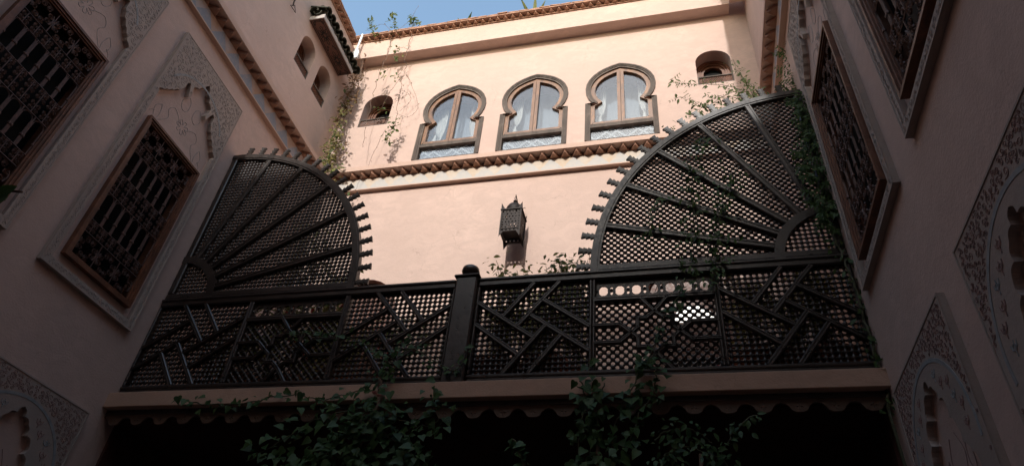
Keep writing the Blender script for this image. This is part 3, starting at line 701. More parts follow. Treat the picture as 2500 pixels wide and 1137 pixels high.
# ------------------------------------------------------------------ balustrade
RZ0, RZ1 = 2.587, 3.68
bal = thing('balustrade', 'dark turned wood balustrade with lattice bays across the gallery', 'railing', (-1.9, YG, RZ0))
POST = -1.885
MB().cham(XL+.005, POST-.11, YG-.045, YG+.045, 3.605, 3.675, .012).obj('top_rail', 'dark_wood', bal); MB().cham(POST+.11, XR-.005, YG-.045, YG+.045, 3.605, 3.675, .012).obj('top_rail', 'dark_wood', bal)
for a, c in ((XL+.005, POST-.11), (POST+.11, XR-.005)):
    b = MB(); b.cham(a, c, YG-.06, YG+.06, 3.66, 3.695, .01); b.obj('hand_rail', 'dark_wood', bal)
    MB().cham(a, c, YG-.04, YG+.04, RZ0, 2.66, .012).obj('bottom_rail', 'dark_wood', bal)
    MB().cham(a, c, YG-.05, YG+.03, 2.655, 2.69, .01).obj('bottom_moulding', 'dark_wood', bal)
p = MB().cham(POST-.105, POST+.105, YG-.085, YG+.10, RZ0, 3.70, .015)
po = p.obj('post', 'dark_wood', bal, label='square newel post with ball finial')
MB().cham(POST-.125, POST+.125, YG-.10, YG+.115, 3.70, 3.727, .010).obj('cap', 'dark_wood', po)
MB().lathe([(.05, 0), (.055, .015), (.04, .03), (.075, .05), (.088, .085), (.08, .12), (.05, .145), (.015, .155)], (POST, YG, 3.725), 20).obj('ball_finial', 'dark_wood', po, smooth=True)
bays = [(XL+.005, -4.17, 'd', -1), (-4.17, -3.10, 's', -1), (-3.10, POST-.11, 'd', -1), (POST+.11, -.70, 'd', 1), (-.70, .36, 's', 1), (.36, XR-.005, 'd', 1)]
DIAG = [((.50, 1.0), (.24, .62)), ((.73, 1.0), (.37, .50)), ((0, .80), (.52, .38)), ((0, .55), (.40, .20)), ((.585, .80), (1, .465)), ((.62, .50), (.28, 0)), ((.49, .625), (1, .21)), ((.76, .39), (.50, 0))]
STAR = [[(-.50, .085), (-.295, .085), (-.2, 0), (-.145, -.05), (-.145, -.14), (-.07, -.14), (0, -.2), (.115, -.345)]]
for x0, x1, kind, sg in bays:
    for xe in (x0, x1):
        if (xe, x0) == (x0, x0) or abs(xe-XR) < .02 or abs(xe-(POST-.11)) < .001:
            MB().cham(xe-.028 if xe == x1 else xe, xe+.028 if xe == x0 else xe, YG-.042, YG+.04, 2.69, 3.605, .01).obj('stile', 'dark_wood', bal)
            if xe == x0 and xe not in (XL+.005, POST+.11): MB().cham(xe-.03, xe-.001, YG-.042, YG+.04, 2.69, 3.605, .01).obj('stile', 'dark_wood', bal)
    a0, a1, z0, z1 = x0+.02, x1-.02, 2.685, 3.61
    W, Hh = a1-a0, z1-z0
    if kind == 'd':
        for (p, q) in DIAG:
            P = (a0+W*(p[0] if sg > 0 else 1-p[0]), z0+Hh*p[1]); Q = (a0+W*(q[0] if sg > 0 else 1-q[0]), z0+Hh*q[1])
            MB().bar(P, Q, .044, YG-.046, YG-.01).obj('batten', 'dark_wood', bal)
        lattice(rect(a0, a1, z0, z1), 0, .0495, YG+.012, bal, bead=.0202, th=.0105)
    else:
        cx, cz = (x0+x1)/2, 3.035; zb = 3.385
        MB().bar((a0, zb), (a1, zb), .05, YG-.046, YG+.03).obj('mid_rail', 'dark_wood', bal)
        for mx in (-1, 1):
            for mz in (-1, 1):
                pts = [(cx+mx*u*1.0, cz+mz*v) for u, v in STAR[0]]
                pts[0] = (a0 if mx > 0 else a1, pts[0][1])
                b = MB()
                for p, q in zip(pts[:-1], pts[1:]):
                    d = Vector((q[0]-p[0], q[1]-p[1])).normalized()*.012
                    if mz < 0 and q is pts[-1]: q = (p[0]+(q[0]-p[0])*(zb-p[1])/(q[1]-p[1]) , zb)
                    b.bar((p[0]-d.x, p[1]-d.y), (q[0]+d.x, q[1]+d.y), .036, YG-.046-(.002 if mx*mz > 0 else 0), YG-.01)
                b.obj('star_batten', 'dark_wood', bal)
        lattice(rect(a0, a1, z0, zb-.02), math.pi/4, .051, YG+.012, bal, bead=.0200, th=.0105)
        # frieze of larger turned openings
        zt0, zt1 = zb+.02, z1; n = 7; b = MB(); sp = (a1-a0)/n; zc = (zt0+zt1)/2-.008; holes = []
        for i in range(n):
            u = a0+sp*(i+.5)
            holes.append([(u+math.cos(t)*.043*(1 if abs(math.sin(t)) > .25 else .86), zc+math.sin(t)*.056*(1 if abs(math.cos(t)) > .2 else .93)) for t in [k*math.pi/10 for k in range(20)]])
            if i < n-1:
                for dz in (-.026, .026): holes.append([(u+sp/2+.013*math.cos(t), zc+dz+.021*math.sin(t)) for t in (0, .8, 1.571, 2.34, 3.142, 3.94, 4.712, 5.5)])
        b.fill([rect(a0, a1, zt0, zt1)] + holes, .0, .018, lambda u, v, w: (u, YG+.004+w, v))
        for i in range(n+1):
            u = min(max(a0+sp*i, a0+.01), a1-.01); b.lathe([(.006, -.018), (.012, -.01), (.0145, 0), (.012, .01), (.006, .018)], (u, YG+.004, zc), 8)
        b.obj('frieze', 'lattice_wood', bal)

# ------------------------------------------------------------------ fan shaped screens
def fan_tooth():
    o = []
    L, a, b = .046, .015, .036; N = 3; x = 0
    up = [(-.01, .015)]
    for i in range(N): up += [(i*L, a+.002*i), ((i+1)*L-.003, b)]
    pts = up + [(x, -y) for x, y in reversed(up)]
    m = MB().fill([pts], -.013, .013, lambda u, v, w: (u, w, v))
    inn = [(x-.006 if x > .01 else x, y*.62) for x, y in up]; pts2 = inn+[(x, -y) for x, y in reversed(inn)]
    m.fill([pts2], -.017, -.012, lambda u, v, w: (u, w, v))
    me = m.mesh('rim_tooth'); me.materials.append(M['dark_wood']); return me
FT = fan_tooth()
def fan(cx, sg, R, label, grid, z0=3.70):
    """quarter circle screen; sg = +1 opens to +X from a centre on the left wall, -1 the mirror"""
    t = thing('fan_screen', label, 'screen', (cx, YG, z0), 'fan screens on the gallery')
    def pol(r, a): return (cx+sg*r*math.cos(rad(a)), z0+r*math.sin(rad(a)))
    f = lambda u, v, w: (u, YG+w, v)
    ri, ro = R-.085, R
    A = [pol(ri, a) for a in range(0, 91, 3)]; B = [pol(ro, a) for a in range(0, 91, 3)]
    b = MB().ring(A, B, -.035, .035, f, False); b.ring([pol(ri+.02, a) for a in range(0, 91, 3)], [pol(ro-.018, a) for a in range(0, 91, 3)], -.043, -.03, f, False); b.obj('rim', 'dark_wood', t)
    MB().cham(min(cx, cx+sg*R), max(cx, cx+sg*R), YG-.036, YG+.036, z0+.0, z0+.075, .012).obj('base_rail', 'dark_wood', t)
    MB().cham(cx if sg > 0 else cx-.075, cx+.075 if sg > 0 else cx, YG-.034, YG+.034, z0+.075, z0+R-.02, .01).obj('wall_stile', 'dark_wood', t)
    hi, ho = .49, .575
    b = MB().ring([pol(hi, a) for a in range(0, 91, 5)], [pol(ho, a) for a in range(0, 91, 5)], -.037, .037, f, False); b.obj('hub_arc', 'dark_wood', t)
    for a in range(15, 90, 15):
        p, q = pol(ho-.01, a), pol(ri+.01, a); MB().bar(p, q, .07, YG-.034, YG+.03, .010).obj('spoke', 'dark_wood', t)
    for a in range(0, 90, 15):
        poly = [pol(ho-.03, a+x) for x in (0, 5, 10, 15)] + [pol(ri+.03, a+x) for x in (15, 10, 5, 0)]
        lattice(poly, grid, .0445 if grid else .046, YG+.012, t, bead=.0188 if grid else .0205, org=(cx, z0), th=.0098)
    lattice([(cx, z0+.03)]+[pol(hi+.03, x) for x in range(0, 91, 15)], 0, .0465, YG+.012, t, bead=.0192, org=(cx, z0), th=.0098)
    n = 19
    for i in range(n):
        a = 2.0+i*4.62; p = pol(ro-.004, a); ang = rad(a) if sg > 0 else math.pi-rad(a)
        place('rim_tooth', FT, None, t, (p[0], YG-.005, p[1]), (random.uniform(-.05, .05), -ang+random.uniform(-.03, .03), 0))
    return t
fan(XL+.005, 1, 2.20, 'dark brown fan screen against the left wall', 0)
fan(XR-.005, -1, 2.175, 'black fan screen overgrown by vines against the right wall', math.pi/4)

# ------------------------------------------------------------------ lantern on the back wall
lan = thing('wall_lantern', 'pierced dark metal lantern hanging from a wall bracket', 'lantern', (-1.95, 6.465, 5.36))
lx0, lx1, ly0, ly1, lz0, lz1 = -2.085, -1.825, 6.33, 6.59, 5.44, 5.80
def pierced(w_, h_, seed):
    rnd = random.Random(seed); holes = []; done = []
    for row_, v in enumerate((.035, .078, .12, .162, .205, .247, .29, .33)):
        n = 6 if row_ % 2 else 5
        for i in range(n):
            u = w_*(i+.5+(.0 if row_ % 2 else 0))/n; r = rnd.uniform(.008, .0135); kk = rnd.choice((4, 6, 3, 5)); a0 = rnd.uniform(0, 3); el = rnd.uniform(.6, 1.5); th = rnd.uniform(0, 3)
            pts = []
            for k in range(kk+2):
                a = a0+2*math.pi*k/(kk+2); x, y = r*el*math.cos(a), r*math.sin(a); pts.append((u+x*math.cos(th)-y*math.sin(th), v+x*math.sin(th)+y*math.cos(th)))
            if all(.008 < q[0] < w_-.008 and .01 < q[1] < h_-.01 for q in pts): holes.append(pts)
    # scalloped bottom edge between the corner legs
    rim = [(0, 0)] + [(w_*t, .055*math.sin(math.pi*t)**.5*.0+.0) for t in ()] + [(w_, 0), (w_, h_), (0, h_)]
    return [rim]+holes
for k, (fn, w_) in enumerate(((lambda u, v, w: (lx0+u, ly0+w+.02*(1-v/.36), lz0+v), lx1-lx0), (lambda u, v, w: (lx1-w-.02*(1-v/.36), ly0+u, lz0+v), ly1-ly0), (lambda u, v, w: (lx0+u, ly1-w, lz0+v), lx1-lx0), (lambda u, v, w: (lx0+w, ly0+u, lz0+v), ly1-ly0))):
    MB().fill(pierced(w_, lz1-lz0, k), 0, .004, fn).obj('pierced_panel', 'lantern_iron', lan)
for x in (lx0, lx1):
    for y in (ly0, ly1):
        sx, sy = (1 if x == lx0 else -1), (1 if y == ly0 else -1)
        b = MB(); b.box(min(x-sx*.006, x+sx*.012), max(x-sx*.006, x+sx*.012), min(y-sy*.006, y+sy*.012), max(y-sy*.006, y+sy*.012), lz0-.005, lz1+.01)
        b.add([(x-sx*.006, y-sy*.006, lz0+.0), (x+sx*.05, y-sy*.006, lz0+.0), (x-sx*.006, y+sy*.05, lz0), (x-sx*.004, y-sy*.004, lz0-.09)], [(0, 1, 2), (0, 1, 3), (1, 2, 3), (2, 0, 3)])
        b.add([(x-sx*.008, y-sy*.008, lz1+.01), (x+sx*.045, y-sy*.008, lz1+.01), (x-sx*.008, y+sy*.045, lz1+.01), (x-sx*.01, y-sy*.01, lz1+.115)], [(0, 1, 2), (0, 1, 3), (1, 2, 3), (2, 0, 3)])
        b.obj('corner_leg', 'lantern_iron', lan)
b = MB(); b.ring(rect(lx0-.015, lx1+.015, ly0-.015, ly1+.015), rect(lx0+.02, lx1-.02, ly0+.02, ly1-.02), lz1-.004, lz1+.012, lambda u, v, w: (u, v, w)); b.obj('flange', 'lantern_iron', lan)
MB().ring(rect(lx0-.004, lx1+.004, ly0-.004, ly1+.004), rect(lx0+.03, lx1-.03, ly0+.03, ly1-.03), lz0-.004, lz0+.006, lambda u, v, w: (u, v, w)).obj('bottom_rim', 'lantern_iron', lan)
MB().box(lx0+.01, lx1-.01, ly0+.01, ly1-.01, lz0+.05, lz0+.056).obj('base_plate', 'lantern_iron', lan)
lc = ((lx0+lx1)/2, (ly0+ly1)/2)
MB().lathe([(.108, 0), (.112, .05), (.115, .075), (.108, .11), (.088, .15), (.058, .18), (.028, .195), (.01, .20)], (*lc, lz1+.008), 18).obj('dome', 'lantern_iron', lan, smooth=True)
b = MB(); b.lathe([(.01, 0), (.035, .006), (.035, .012), (.008, .022), (.008, .04), (.028, .046), (.028, .052), (.007, .06), (.006, .085)], (*lc, lz1+.205), 14); b.obj('finial_discs', 'lantern_iron', lan, smooth=True)
zt = lz1+.292
b = MB(); b.tube([(lc[0]+.016*math.cos(t), lc[1], zt+.018+.016*math.sin(t)) for t in [i*.6 for i in range(11)]], .0035, 5); b.tube([(lc[0], lc[1]+.013*math.cos(t), zt+.048+.016*math.sin(t)) for t in [i*.6 for i in range(11)]], .0035, 5); b.obj('chain_link', 'lantern_iron', lan)
b = MB(); b.tube([(lc[0]+.01, YB+.01, zt-.09), (lc[0]+.01, YB-.06, zt-.05), (lc[0]+.005, lc[1]+.09, zt+.02), (lc[0], lc[1]+.02, zt+.07), (lc[0], lc[1]-.005, zt+.075), (lc[0], lc[1]-.006, zt+.055)], .0085, 6, .006)
b.tube([(lc[0]+.01, YB-.03, zt-.07), (lc[0]+.05, YB-.05, zt-.02), (lc[0]+.055, YB-.07, zt+.01), (lc[0]+.085, YB-.08, zt+.015), (lc[0]+.095, YB-.08, zt-.005)], .009, 6, .003)
b.box(lc[0]-.02, lc[0]+.04, YB-.006, YB+.004, zt-.17, zt-.03); b.obj('bracket', 'lantern_iron', lan)

# ------------------------------------------------------------------ tiled awning on the left wall
aw = thing('tiled_awning', 'small awning with mossy green roof tiles and painted soffit', 'awning', (XLU, 5.8, 9.35))
ax0, ax1, ay0, ay1, az = XLU, -5.13, 5.235, 6.375, 9.35
box_ = MB().cham(ax0-.01, ax1, ay0, ay1, az, az+.10, .004).obj('board_box', 'marble', aw)
sf = MB().box(ax0+.005, ax1-.012, ay0+.012, ay1-.012, az-.006, az+.002).obj('soffit', 'soffit', aw)
b = MB(); fz = lambda u, v, w: (u, v, az-.0065-w)
for k in (.006, .032): b.ring(rect(ax0+.01+k, ax1-.02-k, ay0+.02+k, ay1-.02-k), rect(ax0+.01+k+.009, ax1-.02-k-.009, ay0+.02+k+.009, ay1-.02-k-.009), 0, .002, fz)
xm = (ax0+ax1)/2
for yc in (ay0+.32, ay1-.32):
    for k in range(12):
        a = k*math.pi/6; r = .055+.03*(k % 2); q = 1.9
        b.tube([fz(xm+.02*math.cos(a), yc+.02*q*math.sin(a), .001), fz(xm+r*math.cos(a+.25), yc+r*q*math.sin(a+.25), .001), fz(xm+r*1.1*math.cos(a), yc+r*1.1*q*math.sin(a), .001), fz(xm+r*math.cos(a-.25), yc+r*q*math.sin(a-.25), .001), fz(xm+.02*math.cos(a), yc+.02*q*math.sin(a), .001)], .0055, 4)
for yc in (ay0+.07, (ay0+ay1)/2, ay1-.07):
    for s in (-1, 1): b.tube([fz(xm+s*(.085-.05*t), yc+.045*math.sin(t*6), .001) for t in [i/8 for i in range(9)]], .007, 4)
b.obj('painted_ornament', 'soffit_line', sf)
def barrel(r, L, conv=True):
    b = MB(); n = 9; vs = []; th = .014
    for e in (0, L):
        for rr in (r, r-th):
            for i in range(n+1): a = math.pi*i/n; k = 1+.08*(1-e/L); vs.append((e, rr*k*math.cos(a), rr*k*math.sin(a)))
    m = n+1; fs = []
    for i in range(n): fs += [(i, i+1, 2*m+i+1, 2*m+i), (m+i, 3*m+i, 3*m+i+1, m+i+1), (i, m+i, m+i+1, i+1), (2*m+i, 2*m+i+1, 3*m+i+1, 3*m+i)]
    fs += [(0, 2*m, 3*m, m), (n, m+n, 3*m+n, 2*m+n)]
    me = b.add(vs, fs).mesh('roof_tile', smooth=False); me.materials.append(M['mossy']); return me
BT = barrel(.075, .42)
slope = -rad(20)
for i in range(9):
    y = ay0-.01+i*(ay1-ay0+.04)/8
    place('cover_tile', BT, None, aw, (ax1+.055, y, az+.135+random.uniform(-.006, .006)), (0, slope, math.pi+random.uniform(-.04, .04)))
    if i < 8: place('channel_tile', BT, None, aw, (ax1+.04, y+.073, az+.155), (math.pi, slope, math.pi+random.uniform(-.03, .03)))
for i, x in enumerate((ax0+.08, ax1-.06)):
    place('cover_tile', BT, None, aw, (x, ay0-.065, az+.145), (0, -rad(16), math.pi/2))
place('channel_tile', BT, None, aw, ((ax0+ax1)/2, ay0-.05, az+.16), (math.pi, -rad(16), math.pi/2))

# ------------------------------------------------------------------ small fittings
an = thing('antenna', 'white panel antenna on a pole in the roof corner', 'antenna', (-5.26, 6.42, 9.9))
MB().tube([(-5.255, 6.42, 10.62), (-5.262, 6.42, 10.17)], .022, 10).obj('pole', 'white_paint', an)
MB().add([(-5.27+x, 6.40+y, z) for y in (0, .028) for x, z in ((-.012, 10.19), (.03, 10.19), (.085, 10.06), (.085, 9.90), (-.02, 9.87), (-.05, 10.04))], [(0, 1, 2, 3, 4, 5), (11, 10, 9, 8, 7, 6)] + [(i, (i+1) % 6, 6+(i+1) % 6, 6+i) for i in range(6)]).obj('panel', 'white_paint', an)
hk = thing('iron_hook', 'small dark iron hook on the upper left wall', 'hook', (XLU, 4.80, 9.10))
MB().tube([(XLU-.01, 4.78, 9.25), (XLU+.05, 4.77, 9.20), (XLU+.06, 4.75, 9.10), (XLU+.05, 4.78, 9.02)], .011, 6).obj('arm', 'lantern_iron', hk)
MB().tube([(XLU+.05, 4.78, 9.03), (XLU+.05, 4.73, 8.97), (XLU+.05, 4.88, 8.99), (XLU+.05, 4.80, 9.08), (XLU+.05, 4.78, 9.03)], .006, 5).obj('loop', 'lantern_iron', hk)
for i, (x, n, lab) in enumerate(((-2.05, 7, 'spiky agave on the roof with a tall green leaf'), (-3.40, 5, 'low agave peeping over the roof edge'))):
    ag = thing('agave_plant', lab, 'plant', (x, 6.75, 10.62), 'agaves on the roof')
    for k in range(n):
        a = 2*math.pi*k/n+.4; L = (.62 if i == 0 else .40)*random.uniform(.8, 1.1); lean = random.uniform(.25, .75)
        b = MB(); c, s = math.cos(a), math.sin(a); vs = []
        for t, wd in ((0, .03), (.3, .045), (.7, .028), (1, .002)):
            r = L*t*lean; z = L*t*math.sqrt(1-lean*lean*.6)
            for e, dz in ((-1, .012), (0, 0), (1, .012)): vs.append((x+c*r-s*wd*e, 6.75+s*r+c*wd*e, 10.60+z+dz))
        fs = [(j*3+q, j*3+q+1, j*3+q+4, j*3+q+3) for j in range(3) for q in range(2)]
        b.add(vs, fs).obj('leaf', 'fresh', ag)
# bench with red cushions on the gallery
bn = thing('gallery_bench', 'low wooden bench behind the right railing', 'bench', (.85, 6.2, 2.587))
MB().cham(.30, 1.38, 5.95, 6.45, 2.93, 2.98, .01).obj('seat', 'door', bn)
for x in (.34, 1.30):
    for y in (5.98, 6.38): MB().cham(x, x+.05, y, y+.05, 2.587, 2.93, .006).obj('leg', 'door', bn)
def cushion(x, lab):
    b = MB(); vs = []; n = 8
    for sgn in (-1, 1):
        for i in range(n+1):
            for j in range(n+1):
                u, v = 2*i/n-1, 2*j/n-1; th = .075*(1-u**4)*(1-v**4)+.01; k = .94+.06*max(abs(u), abs(v))
                vs.append((x+.21*u*k, 6.22+sgn*th+.06*v, 3.20+.21*v*k))
    m = (n+1)**2; fs = [(s*m+i*(n+1)+j, s*m+i*(n+1)+j+1, s*m+(i+1)*(n+1)+j+1, s*m+(i+1)*(n+1)+j) for s in range(2) for i in range(n) for j in range(n)]
    o = b.add(vs, fs).obj('red_cushion', 'red_cloth', smooth=True); tag(o, lab, 'cushion', 'cushions on the bench')
cushion(.56, 'red cushion on the bench, nearer the star lattice bay'); cushion(1.06, 'red cushion on the bench, nearer the right wall')

# ------------------------------------------------------------------ plants
def leaf_mesh(kind, name):
    b = MB()
    if kind == 'ivy':
        half = [(.08, -.07), (.26, -.09), (.42, .02), (.47, .18), (.41, .34), (.35, .46), (.24, .64), (.11, .84)]
    elif kind == 'oval':
        half = [(.10, .10), (.24, .35), (.23, .6), (.10, .88)]
    else:
        half = [(.12, .12), (.21, .42), (.12, .80)]
    ctr = [(0, 0, 0), (0, .45, -.05), (0, 1.02, -.22)]
    R_ = [(x, y, .16*x-.22*y*y) for x, y in half]; L_ = [(-x, y, .16*x-.22*y*y) for x, y in half]
    n = len(half); vs = ctr+R_+L_; fs = []
    for o in (3, 3+n):
        seq = [0]+[o+i for i in range(n)]+[2]
        for i in range(len(seq)-1): fs.append((1, seq[i], seq[i+1]) if o == 3 else (1, seq[i+1], seq[i]))
    b.add(vs, fs); return b
LEAFB = {k: leaf_mesh(k, k) for k in ('ivy', 'oval', 'slim')}
def leaf_me(kind, mat):
    me = bpy.data.meshes.new('leaf'); me.from_pydata(LEAFB[kind].v, [], LEAFB[kind].f); me.materials.append(M[mat]); me.polygons.foreach_set('use_smooth', [True]*len(me.polygons)); return me
def wiggle(pts, n=6, amp=.02, seed=0):
    rnd = random.Random(seed); P = [Vector(p) for p in pts]; P = [P[0]]+P+[P[-1]]; out = []
    for i in range(1, len(P)-2):
        for k in range(n):
            t = k/n; a, b, c, d = P[i-1], P[i], P[i+1], P[i+2]
            out.append(.5*((2*b)+(-a+c)*t+(2*a-5*b+4*c-d)*t*t+(-a+3*b-3*c+d)*t**3)+Vector((rnd.uniform(-amp, amp), rnd.uniform(-amp, amp)*.5, rnd.uniform(-amp, amp))))
    out.append(P[-1]); return out
def along(pts, step):
    d = 0; out = []; nxt = 0
    for a, b in zip(pts[:-1], pts[1:]):
        L = (b-a).length
        while nxt <= d+L and L > 1e-6:
            out.append((a.lerp(b, (nxt-d)/L), (b-a).normalized())); nxt += step
        d += L
    return out
def orient(rnd, face=(0, -1, .25), droop=.55, spread=.8):
    """leaf blade hangs tip down, its face turned roughly to the light"""
    up = Vector((rnd.uniform(-spread, spread), rnd.uniform(-spread, spread)*.6-.35, -droop+rnd.uniform(-.5, .6))).normalized()      # tip direction
    nz = Vector((face[0]+rnd.uniform(-.7, .7), face[1]+rnd.uniform(-.5, .5), face[2]+rnd.uniform(-.3, .7)))
    nz = (nz-up*nz.dot(up)).normalized(); x = up.cross(nz)
    return Matrix((x, up, nz)).transposed()
class Leaves:
    def __init__(s): s.items = []
    def add(s, p, m, size): s.items.append((Vector(p), m, size))
    def path(s, pts, step, spread, size, rnd, droop=.55, face=(0, -1, .25), per=1, dens=None):
        al = along(pts, step)
        for i, (p, d) in enumerate(al):
            if dens and rnd.random() > dens(i/max(1, len(al)-1)): continue
            for _ in range(per):
                q = p+Vector((rnd.gauss(0, spread), rnd.gauss(0, spread*.6), rnd.gauss(0, spread)))
                s.add(q, orient(rnd, face, droop), size*rnd.uniform(.5, 1.35))
    def pinnate(s, pts, step, size, rnd, n=4, L=.12):
        for p, d in along(pts, step):
            ax = (d*.4+Vector((rnd.uniform(-1, 1), rnd.uniform(-.8, .3), rnd.uniform(-.7, .6)))).normalized()
            for k in range(n):
                q = p+ax*L*(k+1)/n
                for sd in (-1, 1):
                    up = (ax*.5+Vector((-ax.z*sd, rnd.uniform(-.3, .3), ax.x*sd))*.8+Vector((0, 0, -.25))).normalized(); nz = Vector((rnd.uniform(-.5, .5), -1, .4)); nz = (nz-up*nz.dot(up)).normalized()
                    s.add(q, Matrix((up.cross(nz), up, nz)).transposed(), size*rnd.uniform(.7, 1.2))
    def single(s, kind, mat, parent, n=300):
        """the leaves that show largest become parts of their own; returns the rest"""
        me = leaf_me(kind, mat)
        for p, m, sz in s.items[:n]: place('leaf', me, None, parent, p, m.to_euler(), sz)
        s.items = s.items[n:]
    def stuff(s, kind, mat, parent, name='foliage'):
        if not s.items: return
        src = LEAFB[kind]; b = MB(); V = b.v; F = b.f
        for p, m, sz in s.items:
            k = len(V)
            for v in src.v: q = m @ (Vector(v)*sz); V.append((q.x+p.x, q.y+p.y, q.z+p.z))
            F += [tuple(i+k for i in f) for f in src.f]
        me = bpy.data.meshes.new(name); c = Vector(V[0]); me.from_pydata([Vector(v)-c for v in V], [], F); me.polygons.foreach_set('use_smooth', [True]*len(me.polygons))
        o = place(name, me, mat, parent, c); o['kind'] = 'stuff'; return o
V = {}
V['corner']=[(-5.33,6.55,10.25),(-5.18,6.55,9.49),(-5.16,6.55,9.05),(-5.17,6.55,8.6),(-5.16,6.55,8.16),(-5.13,6.55,7.79),(-5.13,6.55,7.46),(-5.1,6.55,7.21)]
V['corner2']=[(-5.29,6.6,10.43),(-5.13,6.6,9.6),(-5.08,6.6,9.02),(-5.07,6.6,8.43),(-5.03,6.6,7.92),(-4.98,6.6,7.44)]
V['strand']=[(-4.32,6.48,11.0),(-4.28,6.48,10.38),(-4.26,6.48,9.78),(-4.2,6.48,9.53),(-4.21,6.48,9.33),(-4.18,6.48,8.91),(-4.14,6.48,8.45),(-4.09,6.48,8.12),(-4.14,6.48,7.74),(-4.14,6.48,7.55)]
V['strandL']=[(-4.74,6.5,10.74),(-4.66,6.5,10.15),(-4.68,6.5,9.55),(-4.68,6.5,9.04),(-4.66,6.5,8.55),(-4.59,6.5,7.84),(-4.55,6.5,7.55)]
V['thin']=[(-4.31,6.6,8.02),(-4.38,6.6,7.61),(-4.41,6.6,7.31),(-4.49,6.6,6.92),(-4.51,6.6,6.69)]
V['rooftw1']=[(-4.93,6.45,10.55),(-5.06,6.45,10.68),(-5.16,6.45,10.95),(-5.23,6.45,11.13)]
V['rooftw2']=[(-4.6,6.45,10.57),(-4.68,6.45,10.83),(-4.77,6.45,11.08),(-4.81,6.45,11.22)]
V['rooftw3']=[(-4.18,6.45,10.64),(-4.32,6.45,10.89),(-4.43,6.45,11.03)]
V['rt']=[(1.36,5.1,5.91),(1.45,5.1,6.24),(1.46,5.1,6.53),(1.48,5.1,6.83)]
V['rt2']=[(1.4,5.1,5.9),(1.51,5.1,6.22),(1.64,5.1,6.49),(1.65,5.1,6.41)]
V['arc1']=[(1.22,5.2,5.92),(0.88,5.2,6.3),(0.59,5.2,6.43),(0.27,5.2,6.51),(0.18,5.2,6.59)]
V['arc2']=[(1.16,5.15,5.84),(0.87,5.15,6.17),(0.5,5.15,5.99),(0.38,5.15,6.12),(0.2,5.15,6.21)]
V['arc3']=[(1.09,5.15,5.88),(0.97,5.15,6.33),(0.92,5.15,6.56),(0.89,5.15,6.76)]
V['arc4']=[(1.04,5.1,5.9),(0.68,5.1,6.07),(0.45,5.1,5.91),(0.31,5.1,5.77)]
V['arc5']=[(1.25,5.1,5.86),(1.04,5.1,6.14),(0.9,5.1,6.46)]
V['rdown']=[(1.44,4.93,5.78),(1.42,4.93,5.5),(1.4,4.93,5.14),(1.37,4.93,4.86),(1.35,4.93,4.54),(1.36,4.93,4.14),(1.38,4.93,3.85),(1.4,4.93,3.59),(1.42,4.93,3.34),(1.42,4.93,3.07),(1.43,4.93,2.81),(1.43,4.93,2.59),(1.43,4.93,2.41),(1.41,4.93,2.24)]
V['ov1']=[(0.44,4.92,5.29),(0.32,4.92,4.89),(0.25,4.92,4.51),(0.25,4.92,4.1),(0.19,4.92,3.78),(0.1,4.92,3.47),(-0.02,4.92,3.25),(-0.13,4.92,3.04),(-0.21,4.92,2.81),(-0.32,4.92,2.65)]
V['ov2']=[(0.69,4.92,4.73),(0.49,4.92,4.33),(0.44,4.92,3.99),(0.37,4.92,3.67),(0.33,4.92,3.41)]
V['ov3']=[(-0.02,4.92,4.49),(-0.15,4.92,4.15),(-0.23,4.92,3.91)]
V['runL']=[(-4.39,4.8,2.46),(-4.2,4.8,2.41),(-3.94,4.8,2.39),(-3.7,4.8,2.4),(-3.48,4.8,2.45),(-3.24,4.8,2.46),(-2.96,4.8,2.41),(-2.71,4.8,2.48),(-2.5,4.8,2.57),(-2.4,4.8,2.76),(-2.29,4.8,3.0)]
V['runM']=[(-3.59,4.88,3.14),(-3.33,4.88,3.14),(-3.07,4.88,3.1),(-2.8,4.88,3.01),(-2.52,4.88,2.85)]
V['runR']=[(-2.51,4.88,2.81),(-2.27,4.88,2.92),(-2.05,4.88,2.79),(-1.85,4.88,2.68),(-1.77,4.88,2.9)]
V['trunkL']=[(-2.48,4.8,2.61),(-2.44,4.8,2.38),(-2.49,4.8,2.17),(-2.54,4.8,1.96),(-2.58,4.8,1.84)]
V['massL1']=[(-2.49,4.72,2.31),(-2.76,4.72,2.24),(-3.03,4.72,2.14),(-3.21,4.72,2.0),(-3.45,4.72,1.85)]
V['massL2']=[(-2.47,4.7,2.26),(-2.24,4.7,2.19),(-1.98,4.7,2.11),(-1.85,4.7,2.21),(-1.94,4.7,2.46)]
V['massL3']=[(-2.49,4.7,2.19),(-2.56,4.7,2.06),(-2.74,4.7,1.92),(-2.84,4.7,1.8)]
V['massL4']=[(-2.45,4.7,2.19),(-2.24,4.7,2.02),(-2.04,4.7,1.89),(-1.93,4.7,1.8)]
V['massL5']=[(-2.53,4.7,2.23),(-2.41,4.7,2.02),(-2.26,4.7,1.8)]
V['mid1']=[(-0.21,4.82,2.72),(-0.33,4.82,2.54),(-0.41,4.82,2.34),(-0.51,4.82,2.11),(-0.57,4.82,1.84)]
V['mid2']=[(-0.76,4.8,2.51),(-0.72,4.8,2.34),(-0.75,4.8,2.14),(-0.77,4.8,1.84)]
V['mid3']=[(-0.59,4.8,2.5),(-0.61,4.8,2.3),(-0.66,4.8,2.07),(-0.68,4.8,1.84)]
V['mid4']=[(-0.18,4.8,2.6),(-0.19,4.8,2.42),(-0.32,4.8,2.23),(-0.39,4.8,2.01),(-0.45,4.8,1.84)]
V['mid5']=[(-0.69,4.78,2.71),(-0.7,4.78,2.57)]
V['midS']=[(-1.28,4.8,2.05),(-1.22,4.8,1.95),(-1.17,4.8,1.84)]
V['rm1']=[(0.51,4.75,2.19),(0.36,4.75,2.07),(0.26,4.75,1.95),(0.17,4.75,1.81)]
